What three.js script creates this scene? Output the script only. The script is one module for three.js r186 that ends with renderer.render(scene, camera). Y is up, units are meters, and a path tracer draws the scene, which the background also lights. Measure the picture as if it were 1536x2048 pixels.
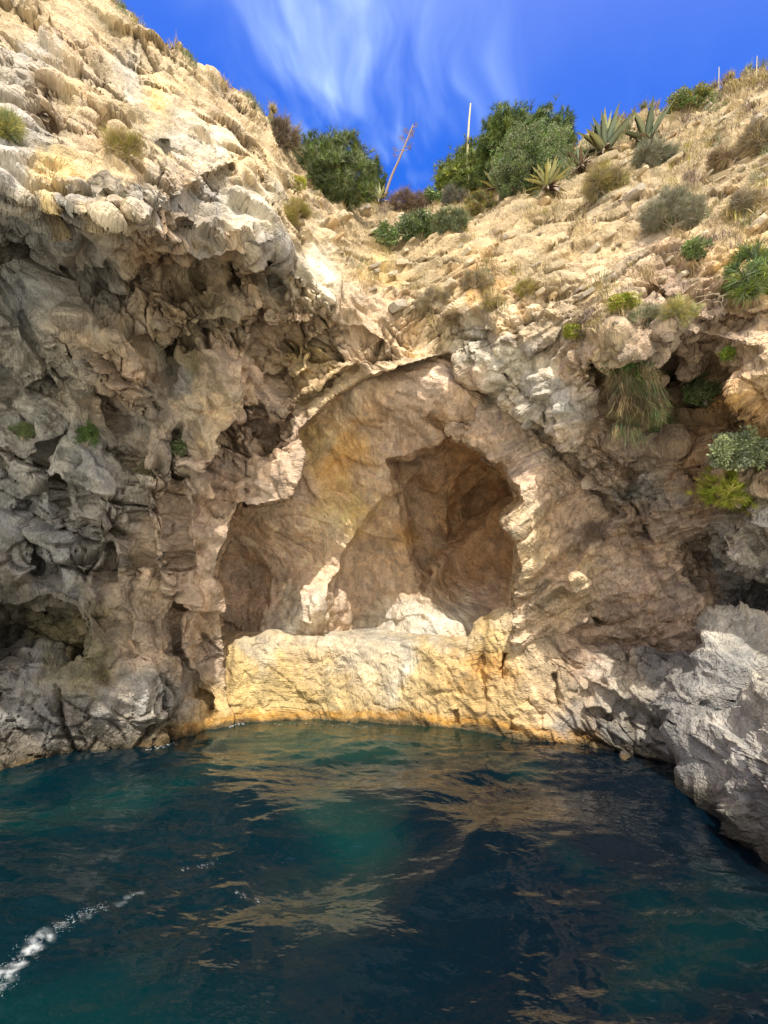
import * as THREE from 'three';

// ---------------------------------------------------------------- camera, sky, sun, exposure
const EYE = new THREE.Vector3(0, 2.5, 0), PITCH = 12 * Math.PI / 180, FOCAL = 800;   // focal length in pixels of a 1536 x 2048 picture
const scene = new THREE.Scene();
const camera = new THREE.PerspectiveCamera(2 * Math.atan(1024 / FOCAL) * 180 / Math.PI, 0.75, 0.05, 400);
camera.position.copy(EYE);
camera.lookAt(0, EYE.y + Math.sin(PITCH), -Math.cos(PITCH));
const renderer = new THREE.WebGLRenderer({ antialias: true });
renderer.toneMapping = THREE.LinearToneMapping;
renderer.toneMappingExposure = 1.98;
renderer.shadowMap.enabled = true;
const SUN_EL = 64 * Math.PI / 180, SUN_AZ = 12 * Math.PI / 180;       // azimuth from straight behind the viewer, positive to the right
const sunDir = new THREE.Vector3(Math.sin(SUN_AZ) * Math.cos(SUN_EL), Math.sin(SUN_EL), Math.cos(SUN_AZ) * Math.cos(SUN_EL));
const sun = new THREE.DirectionalLight(new THREE.Color(1.0, 0.92, 0.82), 2.9);
sun.position.copy(sunDir).multiplyScalar(60); sun.target.position.set(0, 5, -8);
sun.castShadow = true; sun.shadow.mapSize.set(4096, 4096);
Object.assign(sun.shadow.camera, { left: -30, right: 30, top: 30, bottom: -30, near: 1, far: 140 });
sun.name = 'sun'; sun.target.name = 'sun_target';
scene.add(sun, sun.target);

const EDGE_PX = 4.4;      // longest rock edge, in pixels of the 1536 x 2048 picture at its distance

// ---------------------------------------------------------------- noise
const smooth = (a, b, x) => { x = (x - a) / (b - a); x = x < 0 ? 0 : x > 1 ? 1 : x; return x * x * (3 - 2 * x); };
const lerp = (a, b, k) => a + (b - a) * k, clamp = (x, a, b) => x < a ? a : x > b ? b : x;
function rng(seed) { let s = seed | 0; return () => { s = (s + 0x6d2b79f5) | 0; let t = Math.imul(s ^ (s >>> 15), 1 | s); t = (t + Math.imul(t ^ (t >>> 7), 61 | t)) ^ t; return ((t ^ (t >>> 14)) >>> 0) / 4294967296; }; }
const PERM = new Uint8Array(1024); { const r = rng(7), a = Array.from({ length: 256 }, (_, i) => i); for (let i = 255; i > 0; i--) { const j = Math.floor(r() * (i + 1)); [a[i], a[j]] = [a[j], a[i]]; } for (let i = 0; i < 1024; i++) PERM[i] = a[i & 255]; }
const grad = (h, x, y, z) => { h &= 15; const u = h < 8 ? x : y, v = h < 4 ? y : h === 12 || h === 14 ? x : z; return ((h & 1) ? -u : u) + ((h & 2) ? -v : v); };
function noise(x, y, z) {
  const X0 = Math.floor(x), Y0 = Math.floor(y), Z0 = Math.floor(z), X = X0 & 255, Y = Y0 & 255, Z = Z0 & 255;
  x -= X0; y -= Y0; z -= Z0;
  const u = x * x * x * (x * (x * 6 - 15) + 10), v = y * y * y * (y * (y * 6 - 15) + 10), w = z * z * z * (z * (z * 6 - 15) + 10);
  const A = PERM[X] + Y, AA = PERM[A] + Z, AB = PERM[A + 1] + Z, B = PERM[X + 1] + Y, BA = PERM[B] + Z, BB = PERM[B + 1] + Z;
  return lerp(lerp(lerp(grad(PERM[AA], x, y, z), grad(PERM[BA], x - 1, y, z), u), lerp(grad(PERM[AB], x, y - 1, z), grad(PERM[BB], x - 1, y - 1, z), u), v),
    lerp(lerp(grad(PERM[AA + 1], x, y, z - 1), grad(PERM[BA + 1], x - 1, y, z - 1), u), lerp(grad(PERM[AB + 1], x, y - 1, z - 1), grad(PERM[BB + 1], x - 1, y - 1, z - 1), u), v), w);
}
function fbm(x, y, z, n) { let s = 0, a = 1, t = 0; for (let i = 0; i < n; i++) { s += a * noise(x, y, z); t += a; a *= 0.5; x = x * 2.03 + 11.3; y = y * 2.03 + 5.1; z = z * 2.03 + 7.7; } return s / t * 1.5; }
const ridge = (x, y, z, n) => { let s = 0, a = 1, t = 0; for (let i = 0; i < n; i++) { s += a * (1 - 2 * Math.abs(noise(x, y, z))); t += a; a *= 0.5; x = x * 2.1 + 3.3; y = y * 2.1 + 9.1; z = z * 2.1 + 1.7; } return s / t; };
const hash = (x, y, z, s) => { let h = Math.imul(x, 374761393) ^ Math.imul(y, 668265263) ^ Math.imul(z, 1274126177) ^ Math.imul(s, 974634371); h = Math.imul(h ^ (h >>> 13), 1274126177); h ^= h >>> 16; return Math.imul(h, 0x85ebca6b) >>> 0; };
// broken-rock facets: every cell of a jittered lattice is a plane of its own, tilted and set in or out; returns height, leaves the cell in CELL and the distance to its edge in EDGE
let CELL = 0, EDGE = 0;
const CH = new Float64Array(27 * 5), CI = new Uint32Array(27);
function facet(x, y, z, seed, tilt, K) {
  const X = Math.floor(x), Y = Math.floor(y), Z = Math.floor(z);
  let d1 = 9, d2 = 9, id = 0, n = 0;
  for (let k = -1; k < 2; k++) for (let j = -1; j < 2; j++) for (let i = -1; i < 2; i++) {
    const h = hash(X + i, Y + j, Z + k, seed), dx = X + i + (h & 1023) / 1023 - x, dy = Y + j + ((h >>> 10) & 1023) / 1023 - y, dz = Z + k + ((h >>> 20) & 1023) / 1023 - z;
    const d = dx * dx + dy * dy + dz * dz;
    if (d > d1 + 1.1) continue;
    const o = n * 4; CH[o] = d; CH[o + 1] = dx; CH[o + 2] = dy; CH[o + 3] = dz; CI[n++] = h;
    if (d < d1) { d2 = d1; d1 = d; id = h; } else if (d < d2) d2 = d;
  }
  K = clamp(K, 1.5, 16);
  let sw = 0, sh = 0; const lim = d1 + 4 / K;
  for (let q = 0; q < n; q++) {
    const o = q * 4, d = CH[o]; if (d > lim) continue;
    const g = Math.imul(CI[q], 0x9e3779b1) >>> 0, w = Math.exp(-K * (d - d1));
    sw += w; sh += w * (((g & 255) / 127.5 - 1) * 0.5 - tilt * (CH[o + 1] * (((g >>> 8) & 255) / 127.5 - 1) + CH[o + 2] * (((g >>> 16) & 255) / 127.5 - 1) + CH[o + 3] * (((g >>> 24) & 255) / 127.5 - 1)));
  }
  CELL = (Math.imul(id, 0x9e3779b1) >>> 8) & 1023; EDGE = Math.sqrt(d2) - Math.sqrt(d1);
  return sh / sw;
}

// ---------------------------------------------------------------- sky
{
  const W = 2048, H = 1024, data = new Float32Array(W * H * 4);
  const toDir = (px, py) => { const x = (px - 768) / FOCAL, y = (1024 - py) / FOCAL; return new THREE.Vector3(x, y * Math.cos(PITCH) + Math.sin(PITCH), -(Math.cos(PITCH) - y * Math.sin(PITCH))).normalize(); };
  const band = [[600, -160], [680, 40], [712, 190], [760, 240], [840, 290]].map(([a, b]) => toDir(a, b));
  const thin = [[520, -60], [560, 60], [600, 210], [620, 250]].map(([a, b]) => toDir(a, b));
  const puff = [[830, 270], [822, 320], [815, 390]].map(([a, b]) => toDir(a, b));
  const v = new THREE.Vector3();
  const near = (line) => { let m = 9; for (let i = 0; i + 1 < line.length; i++) for (let k = 0; k <= 8; k++) { const a = line[i], b = line[i + 1], q = k / 8; m = Math.min(m, Math.hypot(lerp(a.x, b.x, q) - v.x, lerp(a.y, b.y, q) - v.y, lerp(a.z, b.z, q) - v.z)); } return m; };
  for (let j = 0; j < H; j++) for (let i = 0; i < W; i++) {
    const el = ((j + 0.5) / H - 0.5) * Math.PI, az = ((i + 0.5) / W - 0.5) * 2 * Math.PI;
    v.set(Math.cos(az) * Math.cos(el), Math.sin(el), Math.sin(az) * Math.cos(el));
    const c = v.dot(sunDir), ang = Math.acos(clamp(c, -1, 1)), up = Math.max(0, v.y);
    const hz = Math.exp(-up * 5.5), halo = Math.exp(-Math.pow(ang / 0.46, 2)), sunwardFill = smooth(-0.5, 0.9, (v.x * sunDir.x + v.z * sunDir.z) / (Math.hypot(v.x, v.z) * Math.hypot(sunDir.x, sunDir.z) + 1e-6)) * Math.exp(-up * 2.0);  // pale haze low behind the viewer, added to brighten the shaded rock
    let r = 0.002 + 0.42 * hz + 2.6 * halo + 1.08 * sunwardFill, g = 0.078 + 0.36 * hz + 2.2 * halo + 0.93 * sunwardFill, b = 0.45 + 0.02 * hz + 1.2 * halo + 0.50 * sunwardFill;
    if (v.y > 0.02) {
      // high thin cirrus: drawn-out wisps everywhere, thickest along two streaks
      const q = 1 / (v.y + 0.25), X = v.x * q, Z = v.z * q;
      const wx = X + 0.16 * fbm(X * 2.1, 3.1, Z * 2.1, 4), wz = Z + 0.16 * fbm(X * 2.1, 9.7, Z * 2.1, 4);
      const w = fbm(wx * 3.6, 1.3, wz * 2.8, 6) * 0.5 + 0.5, fine = fbm(wx * 12 + wz * 5, 4.4, wz * 8, 6) * 0.5 + 0.5;
      let m = 0.04 + 0.14 * fbm(X * 0.8, 2.2, Z * 0.8, 3);
      if (v.z < 0) m += 1.25 * Math.exp(-Math.pow(near(band) / 0.13, 2)) + 0.75 * Math.exp(-Math.pow(near(thin) / 0.09, 2)) + 0.5 * Math.exp(-Math.pow(near(puff) / 0.05, 2));
      const k = clamp(m * smooth(0.36, 0.84, w * 0.62 + fine * 0.42), 0, 0.85);
      r = lerp(r, 0.35, k); g = lerp(g, 0.48, k); b = lerp(b, 0.70, k);
    }
    const o = (j * W + i) * 4; data[o] = r; data[o + 1] = g; data[o + 2] = b; data[o + 3] = 1;
  }
  const t = new THREE.DataTexture(data, W, H, THREE.RGBAFormat, THREE.FloatType);
  t.mapping = THREE.EquirectangularReflectionMapping; t.magFilter = THREE.LinearFilter; t.needsUpdate = true;
  scene.background = t; scene.environment = t;
}

// ---------------------------------------------------------------- surveying: bearings from the mooring, in pixels of the picture, and depth along the line of sight in metres
const CP = Math.cos(PITCH), SP = Math.sin(PITCH);
const at = (px, py, t) => { const x = (px - 768) / FOCAL, y = (1024 - py) / FOCAL; return new THREE.Vector3(x * t, EYE.y + (y * CP + SP) * t, -(CP - y * SP) * t); };
// a smooth surface through surveyed values (multiquadric), on a coarse lattice
function survey(points, soft = 45) {
  const n = points.length, S = 0.01, phi = (a, b, c, d) => Math.sqrt((a - c) ** 2 + (b - d) ** 2 + soft * soft) * S, m = n + 3;
  const A = Array.from({ length: m }, () => new Float64Array(m + 1));
  points.forEach(([x, y, t], i) => {
    points.forEach(([u, v], j) => { A[i][j] = phi(x, y, u, v); });
    A[i][n] = A[n][i] = 1; A[i][n + 1] = A[n + 1][i] = x * S; A[i][n + 2] = A[n + 2][i] = y * S; A[i][m] = Math.log(t); A[i][i] += 1e-4;
  });
  for (let i = 0; i < m; i++) {
    let p = i; for (let k = i + 1; k < m; k++) if (Math.abs(A[k][i]) > Math.abs(A[p][i])) p = k;
    [A[i], A[p]] = [A[p], A[i]];
    for (let k = i + 1; k < m; k++) { const f = A[k][i] / A[i][i]; if (f) for (let j = i; j <= m; j++) A[k][j] -= f * A[i][j]; }
  }
  const w = new Float64Array(m);
  for (let i = m - 1; i >= 0; i--) { let s = A[i][m]; for (let j = i + 1; j < m; j++) s -= A[i][j] * w[j]; w[i] = s / A[i][i]; }
  const X0 = -720, Y0 = -700, D = 12, NX = 252, NY = 226, g = new Float64Array(NX * NY);
  for (let j = 0; j < NY; j++) for (let i = 0; i < NX; i++) {
    const x = X0 + i * D, y = Y0 + j * D; let s = w[n] + w[n + 1] * x * S + w[n + 2] * y * S;
    for (let k = 0; k < n; k++) s += w[k] * phi(x, y, points[k][0], points[k][1]);
    g[j * NX + i] = Math.exp(s);
  }
  return (x, y) => {
    x = clamp((x - X0) / D, 0, NX - 1.001); y = clamp((y - Y0) / D, 0, NY - 1.001); const i = Math.floor(x), j = Math.floor(y), o = j * NX + i; x -= i; y -= j;
    return lerp(lerp(g[o], g[o + 1], x), lerp(g[o + NX], g[o + NX + 1], x), y);
  };
}
const along = (line, x) => { if (x <= line[0][0]) return line[0][1]; for (let i = 1; i < line.length; i++) if (x <= line[i][0]) return lerp(line[i - 1][1], line[i][1], (x - line[i - 1][0]) / (line[i][0] - line[i - 1][0])); return line[line.length - 1][1]; };
// signed distance to a polyline: positive on its right-hand side as drawn; along = 0..1
let ALONG = 0;
function sideOf(line, x, y) {
  let best = 1e18, sgn = 1, pos = 0, off = 0;
  for (let i = 0; i + 1 < line.length; i++) {
    const ax = line[i][0], ay = line[i][1], dx = line[i + 1][0] - ax, dy = line[i + 1][1] - ay, q = clamp(((x - ax) * dx + (y - ay) * dy) / (dx * dx + dy * dy), 0, 1);
    const ex = x - ax - q * dx, ey = y - ay - q * dy, d = ex * ex + ey * ey;
    if (d < best + 1e-4) { const w = (dx * (y - ay) - dy * (x - ax)) / Math.sqrt(dx * dx + dy * dy); if (d < best - 1e-4 || Math.abs(w) > off) { best = d; off = Math.abs(w); sgn = w >= 0 ? 1 : -1; pos = (i + q) / (line.length - 1); } }
  }
  ALONG = pos; return Math.sqrt(best) * sgn;
}
// breaks in the rock: each is a line where the right-hand side lies back by "back" metres over "wide" pixels and comes forward again between r0 and r1 pixels; "lip" bulges the other side
function breaks(list) {
  const L = list.map((b) => { const xs = b.line.map((p) => p[0]), ys = b.line.map((p) => p[1]), R = Math.max(b.r1 ?? 160, 90); return { lip: 0, wide: 14, r0: 60, r1: 160, ends: 0.12, rough: 7, ...b, x0: Math.min(...xs) - R, x1: Math.max(...xs) + R, y0: Math.min(...ys) - R, y1: Math.max(...ys) + R }; });
  return (x, y) => {
    let s = 0; const jx = 7 * noise(x / 34, y / 34, 1.5) + 4 * noise(x / 13, y / 13, 2.5), jy = 7 * noise(x / 34, y / 34, 7.5) + 4 * noise(x / 13, y / 13, 8.5);
    for (const b of L) {
      if (x < b.x0 || x > b.x1 || y < b.y0 || y > b.y1) continue;
      const d = sideOf(b.line, x + jx * b.rough / 7, y + jy * b.rough / 7), e = b.ends ? smooth(0, b.ends, ALONG) * smooth(1, 1 - b.ends, ALONG) : 1;
      if (b.groove) { s += b.groove * e * Math.exp(-d * d / (b.wide * b.wide)); continue; }
      s += d > 0 ? b.back * e * smooth(0, b.wide, d) * (1 - smooth(b.r0, b.r1, d)) : -b.lip * e * Math.exp(d / 35);
    }
    return s;
  };
}
const inside = (poly, x, y) => { let c = false; for (let i = 0, j = poly.length - 1; i < poly.length; j = i++) { const [a, b] = poly[i], [d, e] = poly[j]; if ((b > y) !== (e > y) && x < (d - a) * (y - b) / (e - b) + a) c = !c; } return c; };

// ---------------------------------------------------------------- rock relief and colour
// what the rock is like at a bearing: weights of [blocky, bedded, smooth]
const BED = new THREE.Vector3(-0.5, 0.82, 0.28).normalize();       // normal of the beds that dip down the hillside
function relief(P, k, sp = 0) {
  const inv = 0.75 / (sp || 0.004);
  const W = (len) => sp ? smooth(1.5, 4, len / sp) : 1;
  const x = P.x, y = P.y, z = P.z, s = k.size ?? 1;
  const wx = x + 0.08 * noise(x * 1.1, y * 1.1, z * 1.1) + 0.025 * noise(x * 6, y * 6, z * 6), wy = y + 0.08 * noise(x * 1.1 + 40, y * 1.1, z * 1.1) + 0.025 * noise(x * 6 + 9, y * 6, z * 6), wz = z + 0.08 * noise(x * 1.1, y * 1.1 + 40, z * 1.1);
  const X = wx * 0.94 + wy * 0.34, Y = wy * 0.94 - wx * 0.34;                         // joints lean to the left
  let h = 0, crack = 0; TINT = 0; CRACK_SHADE = 0;
  const split = (w, width, deep) => { const c = w * smooth(width, 0, EDGE); crack += deep * c; CRACK_SHADE = Math.max(CRACK_SHADE, c); };
  if (k.big) h += k.big * fbm(x * 0.55, y * 0.55, z * 0.55, 3);
  const gap = smooth(-0.25, 0.35, noise(x * 0.9 + 5, y * 0.9, z * 0.9)) * (k.crack ?? 1);               // joints open in some places, are closed in others
  if (k.block) {
    const w1 = W(1.1 * s) * k.block, w2 = W(0.42 * s) * k.block, w3 = W(0.15 * s) * k.block;
    if (w1 > 0.02) {
      const a = facet(X * 1.15 / s, Y * 0.5 / s, wz * 0.9 / s, 1, 1.15, 1.1 * s * inv), ea = EDGE, ta = CELL, b = facet(wx * 0.55 / s + 3.3, (wy + 0.35 * wx) * 1.25 / s, wz * 0.8 / s, 21, 1.1, 1.1 * s * inv);
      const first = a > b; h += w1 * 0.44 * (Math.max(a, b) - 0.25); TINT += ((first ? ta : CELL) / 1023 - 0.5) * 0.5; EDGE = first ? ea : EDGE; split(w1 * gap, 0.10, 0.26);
    }
    if (w2 > 0.02) {
      const a = facet(X * 3.2 / s, Y * 1.35 / s, wz * 2.4 / s, 2, 1.2, 0.4 * s * inv), ea = EDGE, ta = CELL, b = facet((wx - 0.3 * wy) * 1.5 / s + 7.7, (wy + 0.5 * wx) * 3.3 / s, wz * 2.1 / s, 22, 1.1, 0.4 * s * inv);
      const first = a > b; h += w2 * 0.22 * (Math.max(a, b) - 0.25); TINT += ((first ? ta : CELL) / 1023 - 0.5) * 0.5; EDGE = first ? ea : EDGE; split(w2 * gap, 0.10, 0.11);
    }
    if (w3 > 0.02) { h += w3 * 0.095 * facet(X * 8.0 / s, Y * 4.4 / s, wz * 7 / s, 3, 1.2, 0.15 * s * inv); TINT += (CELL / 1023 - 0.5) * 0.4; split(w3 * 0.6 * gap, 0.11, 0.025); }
  }
  if (k.bed) {
    const b = wx * BED.x + wy * BED.y + wz * BED.z, u = wx * 0.9 + wy * 0.42, w = wz;
    const bb = b * 2.7 + 0.45 + 0.9 * fbm(x * 0.4, y * 0.4, z * 0.4, 2), w1 = W(0.38) * k.bed, w2 = W(0.17) * k.bed, w3 = W(0.085) * k.bed;
    const fr = bb * 0.9 - Math.floor(bb * 0.9); h += w1 * 0.28 * (fr < 0.82 ? fr / 0.82 : (1 - fr) / 0.18);
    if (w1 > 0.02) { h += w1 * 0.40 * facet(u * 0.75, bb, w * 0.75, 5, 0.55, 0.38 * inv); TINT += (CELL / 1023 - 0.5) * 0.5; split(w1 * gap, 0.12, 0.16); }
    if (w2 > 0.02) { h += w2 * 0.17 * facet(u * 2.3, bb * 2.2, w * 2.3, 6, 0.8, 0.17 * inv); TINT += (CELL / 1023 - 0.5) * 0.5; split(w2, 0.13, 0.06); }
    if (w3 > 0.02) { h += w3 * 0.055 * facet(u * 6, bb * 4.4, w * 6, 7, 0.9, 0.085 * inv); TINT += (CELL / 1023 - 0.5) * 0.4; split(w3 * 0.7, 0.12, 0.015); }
  }
  if (k.fine) {
    const w1 = W(0.20), w2 = W(0.075), w3 = W(0.045);
    h += k.fine * w1 * 0.020 * ridge(wx * 3.1, wy * 2.4, wz * 3.1, w2 > 0.5 ? 4 : 2);
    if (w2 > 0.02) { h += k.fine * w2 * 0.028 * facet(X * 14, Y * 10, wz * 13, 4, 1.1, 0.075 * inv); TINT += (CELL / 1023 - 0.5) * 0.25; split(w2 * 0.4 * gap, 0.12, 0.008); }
    if (w3 > 0.02) h += k.fine * w3 * 0.013 * fbm(x * 24, y * 24, z * 24, 2);
  }
  return h - crack;
}
let CRACK_SHADE = 0;  // darkening painted along cracks to deepen their shade
let TINT = 0;
// colour surveyed by bearing (linear base colours)
function palette(points) {
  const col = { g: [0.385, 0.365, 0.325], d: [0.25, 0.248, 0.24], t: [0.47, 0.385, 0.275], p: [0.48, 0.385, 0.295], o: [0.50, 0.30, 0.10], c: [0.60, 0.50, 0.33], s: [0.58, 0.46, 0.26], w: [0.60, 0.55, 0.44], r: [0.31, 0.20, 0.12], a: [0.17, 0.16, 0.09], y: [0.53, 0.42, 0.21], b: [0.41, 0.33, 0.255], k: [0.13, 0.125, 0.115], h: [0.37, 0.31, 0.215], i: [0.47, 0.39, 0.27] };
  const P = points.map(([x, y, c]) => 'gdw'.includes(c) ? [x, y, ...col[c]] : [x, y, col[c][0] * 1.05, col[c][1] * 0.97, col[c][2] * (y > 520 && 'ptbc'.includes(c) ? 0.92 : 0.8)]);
  const X0 = -720, Y0 = -700, D = 20, NX = 152, NY = 136, g = new Float32Array(NX * NY * 3);
  for (let j = 0; j < NY; j++) for (let i = 0; i < NX; i++) {
    let t = 0, r = 0, gr = 0, b = 0;
    for (const p of P) { const d = (p[0] - X0 - i * D) ** 2 + (p[1] - Y0 - j * D) ** 2, w = 1 / (d + 900) ** 1.7; t += w; r += w * p[2]; gr += w * p[3]; b += w * p[4]; }
    const o = (j * NX + i) * 3; g[o] = r / t; g[o + 1] = gr / t; g[o + 2] = b / t;
  }
  return (x, y, out) => {
    x += 55 * noise(x / 70, y / 70, 3.3) + 22 * noise(x / 21, y / 21, 5.3); y += 55 * noise(x / 70, y / 70, 8.3) + 22 * noise(x / 21, y / 21, 9.3);
    x = clamp((x - X0) / D, 0, NX - 1.001); y = clamp((y - Y0) / D, 0, NY - 1.001); const i = Math.floor(x), j = Math.floor(y), o = (j * NX + i) * 3, q = NX * 3; x -= i; y -= j;
    for (let c = 0; c < 3; c++) out[c] = lerp(lerp(g[o + c], g[o + 3 + c], x), lerp(g[o + q + c], g[o + q + 3 + c], x), y);
  };
}
// grain finer than the relief: pits, grit and hairline cracks, as a bump
const grain = (() => {
  const N = 512, d = new Uint8Array(N * N * 4);
  for (let j = 0; j < N; j++) for (let i = 0; i < N; i++) {
    const x = i / N * 1.5, y = j / N * 1.5, wx = x + 0.05 * noise(x * 6, y * 6, 1.1), wy = y + 0.05 * noise(x * 6, y * 6, 4.1);
    const v = 0.5 + 0.20 * ridge(wx * 9, wy * 7, 2.2, 3) + 0.28 * facet(wx * 17, wy * 11, 3.3, 11, 0.9, 12) + 0.16 * fbm(x * 45, y * 45, 5.5, 3) - 0.16 * smooth(0.10, 0, EDGE) * smooth(0.1, 0.5, noise(x * 4, y * 4, 8.8) + 0.3);
    const o = (j * N + i) * 4; d[o] = d[o + 1] = d[o + 2] = clamp(v, 0, 1) * 255; d[o + 3] = 255;
  }
  const t = new THREE.DataTexture(d, N, N); t.wrapS = t.wrapT = THREE.MirroredRepeatWrapping; t.magFilter = THREE.LinearFilter; t.repeat.set(1 / 1.5, 1 / 1.5); t.needsUpdate = true; return t;
})();
const rockMat = new THREE.MeshStandardMaterial({ name: 'limestone', vertexColors: true, roughness: 0.92, bumpMap: grain, bumpScale: 0.055 });

// midpoints of split edges, keyed by the two vertices
class Edges {
  constructor(size) { let c = 1024; while (c < size * 2) c *= 2; this.m = c - 1; this.a = new Int32Array(c).fill(-1); this.b = new Int32Array(c); this.v = new Int32Array(c); }
  at(a, b) { let h = (Math.imul(a, 0x9e3779b1) ^ Math.imul(b, 0x85ebca6b)) >>> 7 & this.m; while (this.a[h] >= 0 && (this.a[h] !== a || this.b[h] !== b)) h = (h + 1) & this.m; return h; }
}
// a rock sheet: surf(u, v, out) gives a point of the plain surface; long edges are split until every edge is short for its distance, then the relief is laid on along the normals
function sheet({ us, vs, surf, keep, scale = () => 1, character, paint, edge = EDGE_PX, shift = 0 }) {
  let cap = 1 << 18, n = 0, P = new Float32Array(cap * 3), Q = new Float32Array(cap * 4);                    // positions; u, v, px, py
  const out = { x: 0, y: 0, z: 0, px: 0, py: 0 };
  const add = (u, v) => {
    if (n === cap) { cap *= 2; const p2 = new Float32Array(cap * 3), q2 = new Float32Array(cap * 4); p2.set(P); q2.set(Q); P = p2; Q = q2; }
    surf(u, v, out); P[n * 3] = out.x; P[n * 3 + 1] = out.y; P[n * 3 + 2] = out.z; Q[n * 4] = u; Q[n * 4 + 1] = v; Q[n * 4 + 2] = out.px; Q[n * 4 + 3] = out.py; return n++;
  };
  const nu = us.length, nv = vs.length;
  for (let j = 0; j < nv; j++) for (let i = 0; i < nu; i++) add(us[i], vs[j]);
  let tri = [];
  const ok = (a, b, c) => !keep || keep((Q[a * 4 + 2] + Q[b * 4 + 2] + Q[c * 4 + 2]) / 3, (Q[a * 4 + 3] + Q[b * 4 + 3] + Q[c * 4 + 3]) / 3);
  for (let j = 0; j + 1 < nv; j++) for (let i = 0; i + 1 < nu; i++) {
    const o = j * nu + i, t = (i + j) & 1 ? [[o, o + 1, o + nu], [o + 1, o + nu + 1, o + nu]] : [[o, o + 1, o + nu + 1], [o, o + nu + 1, o + nu]];
    for (const [a, b, c] of t) if (ok(a, b, c)) tri.push(a, b, c);
  }
  let done = [];
  for (let pass = 0; pass < 9; pass++) {
    const mids = new Edges(tri.length); let any = false;
    const want = (a, b) => {
      if (a > b) { const t = a; a = b; b = t; }
      const key = mids.at(a, b); if (mids.a[key] >= 0) return mids.v[key];
      const dx = P[a * 3] - P[b * 3], dy = P[a * 3 + 1] - P[b * 3 + 1], dz = P[a * 3 + 2] - P[b * 3 + 2], far = Math.min(Math.hypot(P[a * 3], P[a * 3 + 1] - EYE.y, P[a * 3 + 2]), 16);
      let r = -1; const lim = edge * far / FOCAL * scale(Q[a * 4 + 2], Q[a * 4 + 3], Q[a * 4 + 1]);
      const al = (dx * P[a * 3] + dy * (P[a * 3 + 1] - EYE.y) + dz * P[a * 3 + 2]) / far; if (dx * dx + dy * dy + dz * dz - 0.76 * al * al > lim * lim) { r = add((Q[a * 4] + Q[b * 4]) / 2, (Q[a * 4 + 1] + Q[b * 4 + 1]) / 2); any = true; }
      mids.a[key] = a; mids.b[key] = b; mids.v[key] = r; return r;
    };
    const next = [], len = (a, b) => (P[a * 3] - P[b * 3]) ** 2 + (P[a * 3 + 1] - P[b * 3 + 1]) ** 2 + (P[a * 3 + 2] - P[b * 3 + 2]) ** 2;
    const put = (a, b, c) => { next.push(a, b, c); };
    for (let t = 0; t < tri.length; t += 3) {
      let a = tri[t], b = tri[t + 1], c = tri[t + 2], ab = want(a, b), bc = want(b, c), ca = want(c, a);
      const k = (ab >= 0) + (bc >= 0) + (ca >= 0);
      if (k === 0) { done.push(a, b, c); continue; }
      if (k === 3) { put(a, ab, ca); put(ab, b, bc); put(ca, bc, c); put(ab, bc, ca); continue; }
      if (k === 1) { while (ab < 0) { [a, b, c, ab, bc, ca] = [b, c, a, bc, ca, ab]; } put(a, ab, c); put(ab, b, c); continue; }
      while (ca >= 0) { [a, b, c, ab, bc, ca] = [b, c, a, bc, ca, ab]; }       // ab and bc are split
      put(ab, b, bc); if (len(a, bc) < len(ab, c)) { put(a, ab, bc); put(a, bc, c); } else { put(a, ab, c); put(ab, bc, c); }
    }
    tri = next; if (!any) break;
  }
  for (const v of tri) done.push(v); tri = done; done = [];
  // normals of the plain surface, smoothed over neighbours
  let nor = new Float32Array(n * 3);
  for (let t = 0; t < tri.length; t += 3) {
    const a = tri[t] * 3, b = tri[t + 1] * 3, c = tri[t + 2] * 3, ux = P[b] - P[a], uy = P[b + 1] - P[a + 1], uz = P[b + 2] - P[a + 2], vx = P[c] - P[a], vy = P[c + 1] - P[a + 1], vz = P[c + 2] - P[a + 2];
    const x = uy * vz - uz * vy, y = uz * vx - ux * vz, z = ux * vy - uy * vx;
    for (const o of [a, b, c]) { nor[o] += x; nor[o + 1] += y; nor[o + 2] += z; }
  }
  const unit = (N) => { for (let o = 0; o < n * 3; o += 3) { const l = Math.hypot(N[o], N[o + 1], N[o + 2]) || 1; N[o] /= l; N[o + 1] /= l; N[o + 2] /= l; } };
  unit(nor);
  for (let k = 0; k < 10; k++) {
    const m = new Float32Array(n * 3);
    for (let t = 0; t < tri.length; t += 3) { const a = tri[t] * 3, b = tri[t + 1] * 3, c = tri[t + 2] * 3; for (let q = 0; q < 3; q++) { const s = nor[a + q] + nor[b + q] + nor[c + q]; m[a + q] += s; m[b + q] += s; m[c + q] += s; } }
    unit(m); nor = m;
  }
  // lay the relief on; where it draws edges out again, split them once more
  const grow = () => { cap *= 2; const g = (s, k) => { const t = new Float32Array(cap * k); t.set(s); return t; }; P = g(P, 3); Q = g(Q, 4); nor = g(nor, 3); pos = g(pos, 3); col = g(col, 3); };
  let pos = new Float32Array(cap * 3), col = new Float32Array(cap * 3); const p = new THREE.Vector3(), e = new THREE.Vector3(), m = new THREE.Vector3(), rgb = [0, 0, 0], sh = new THREE.Vector3();
  { const t = new Float32Array(cap * 3); t.set(nor.subarray(0, n * 3)); nor = t; }
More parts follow.
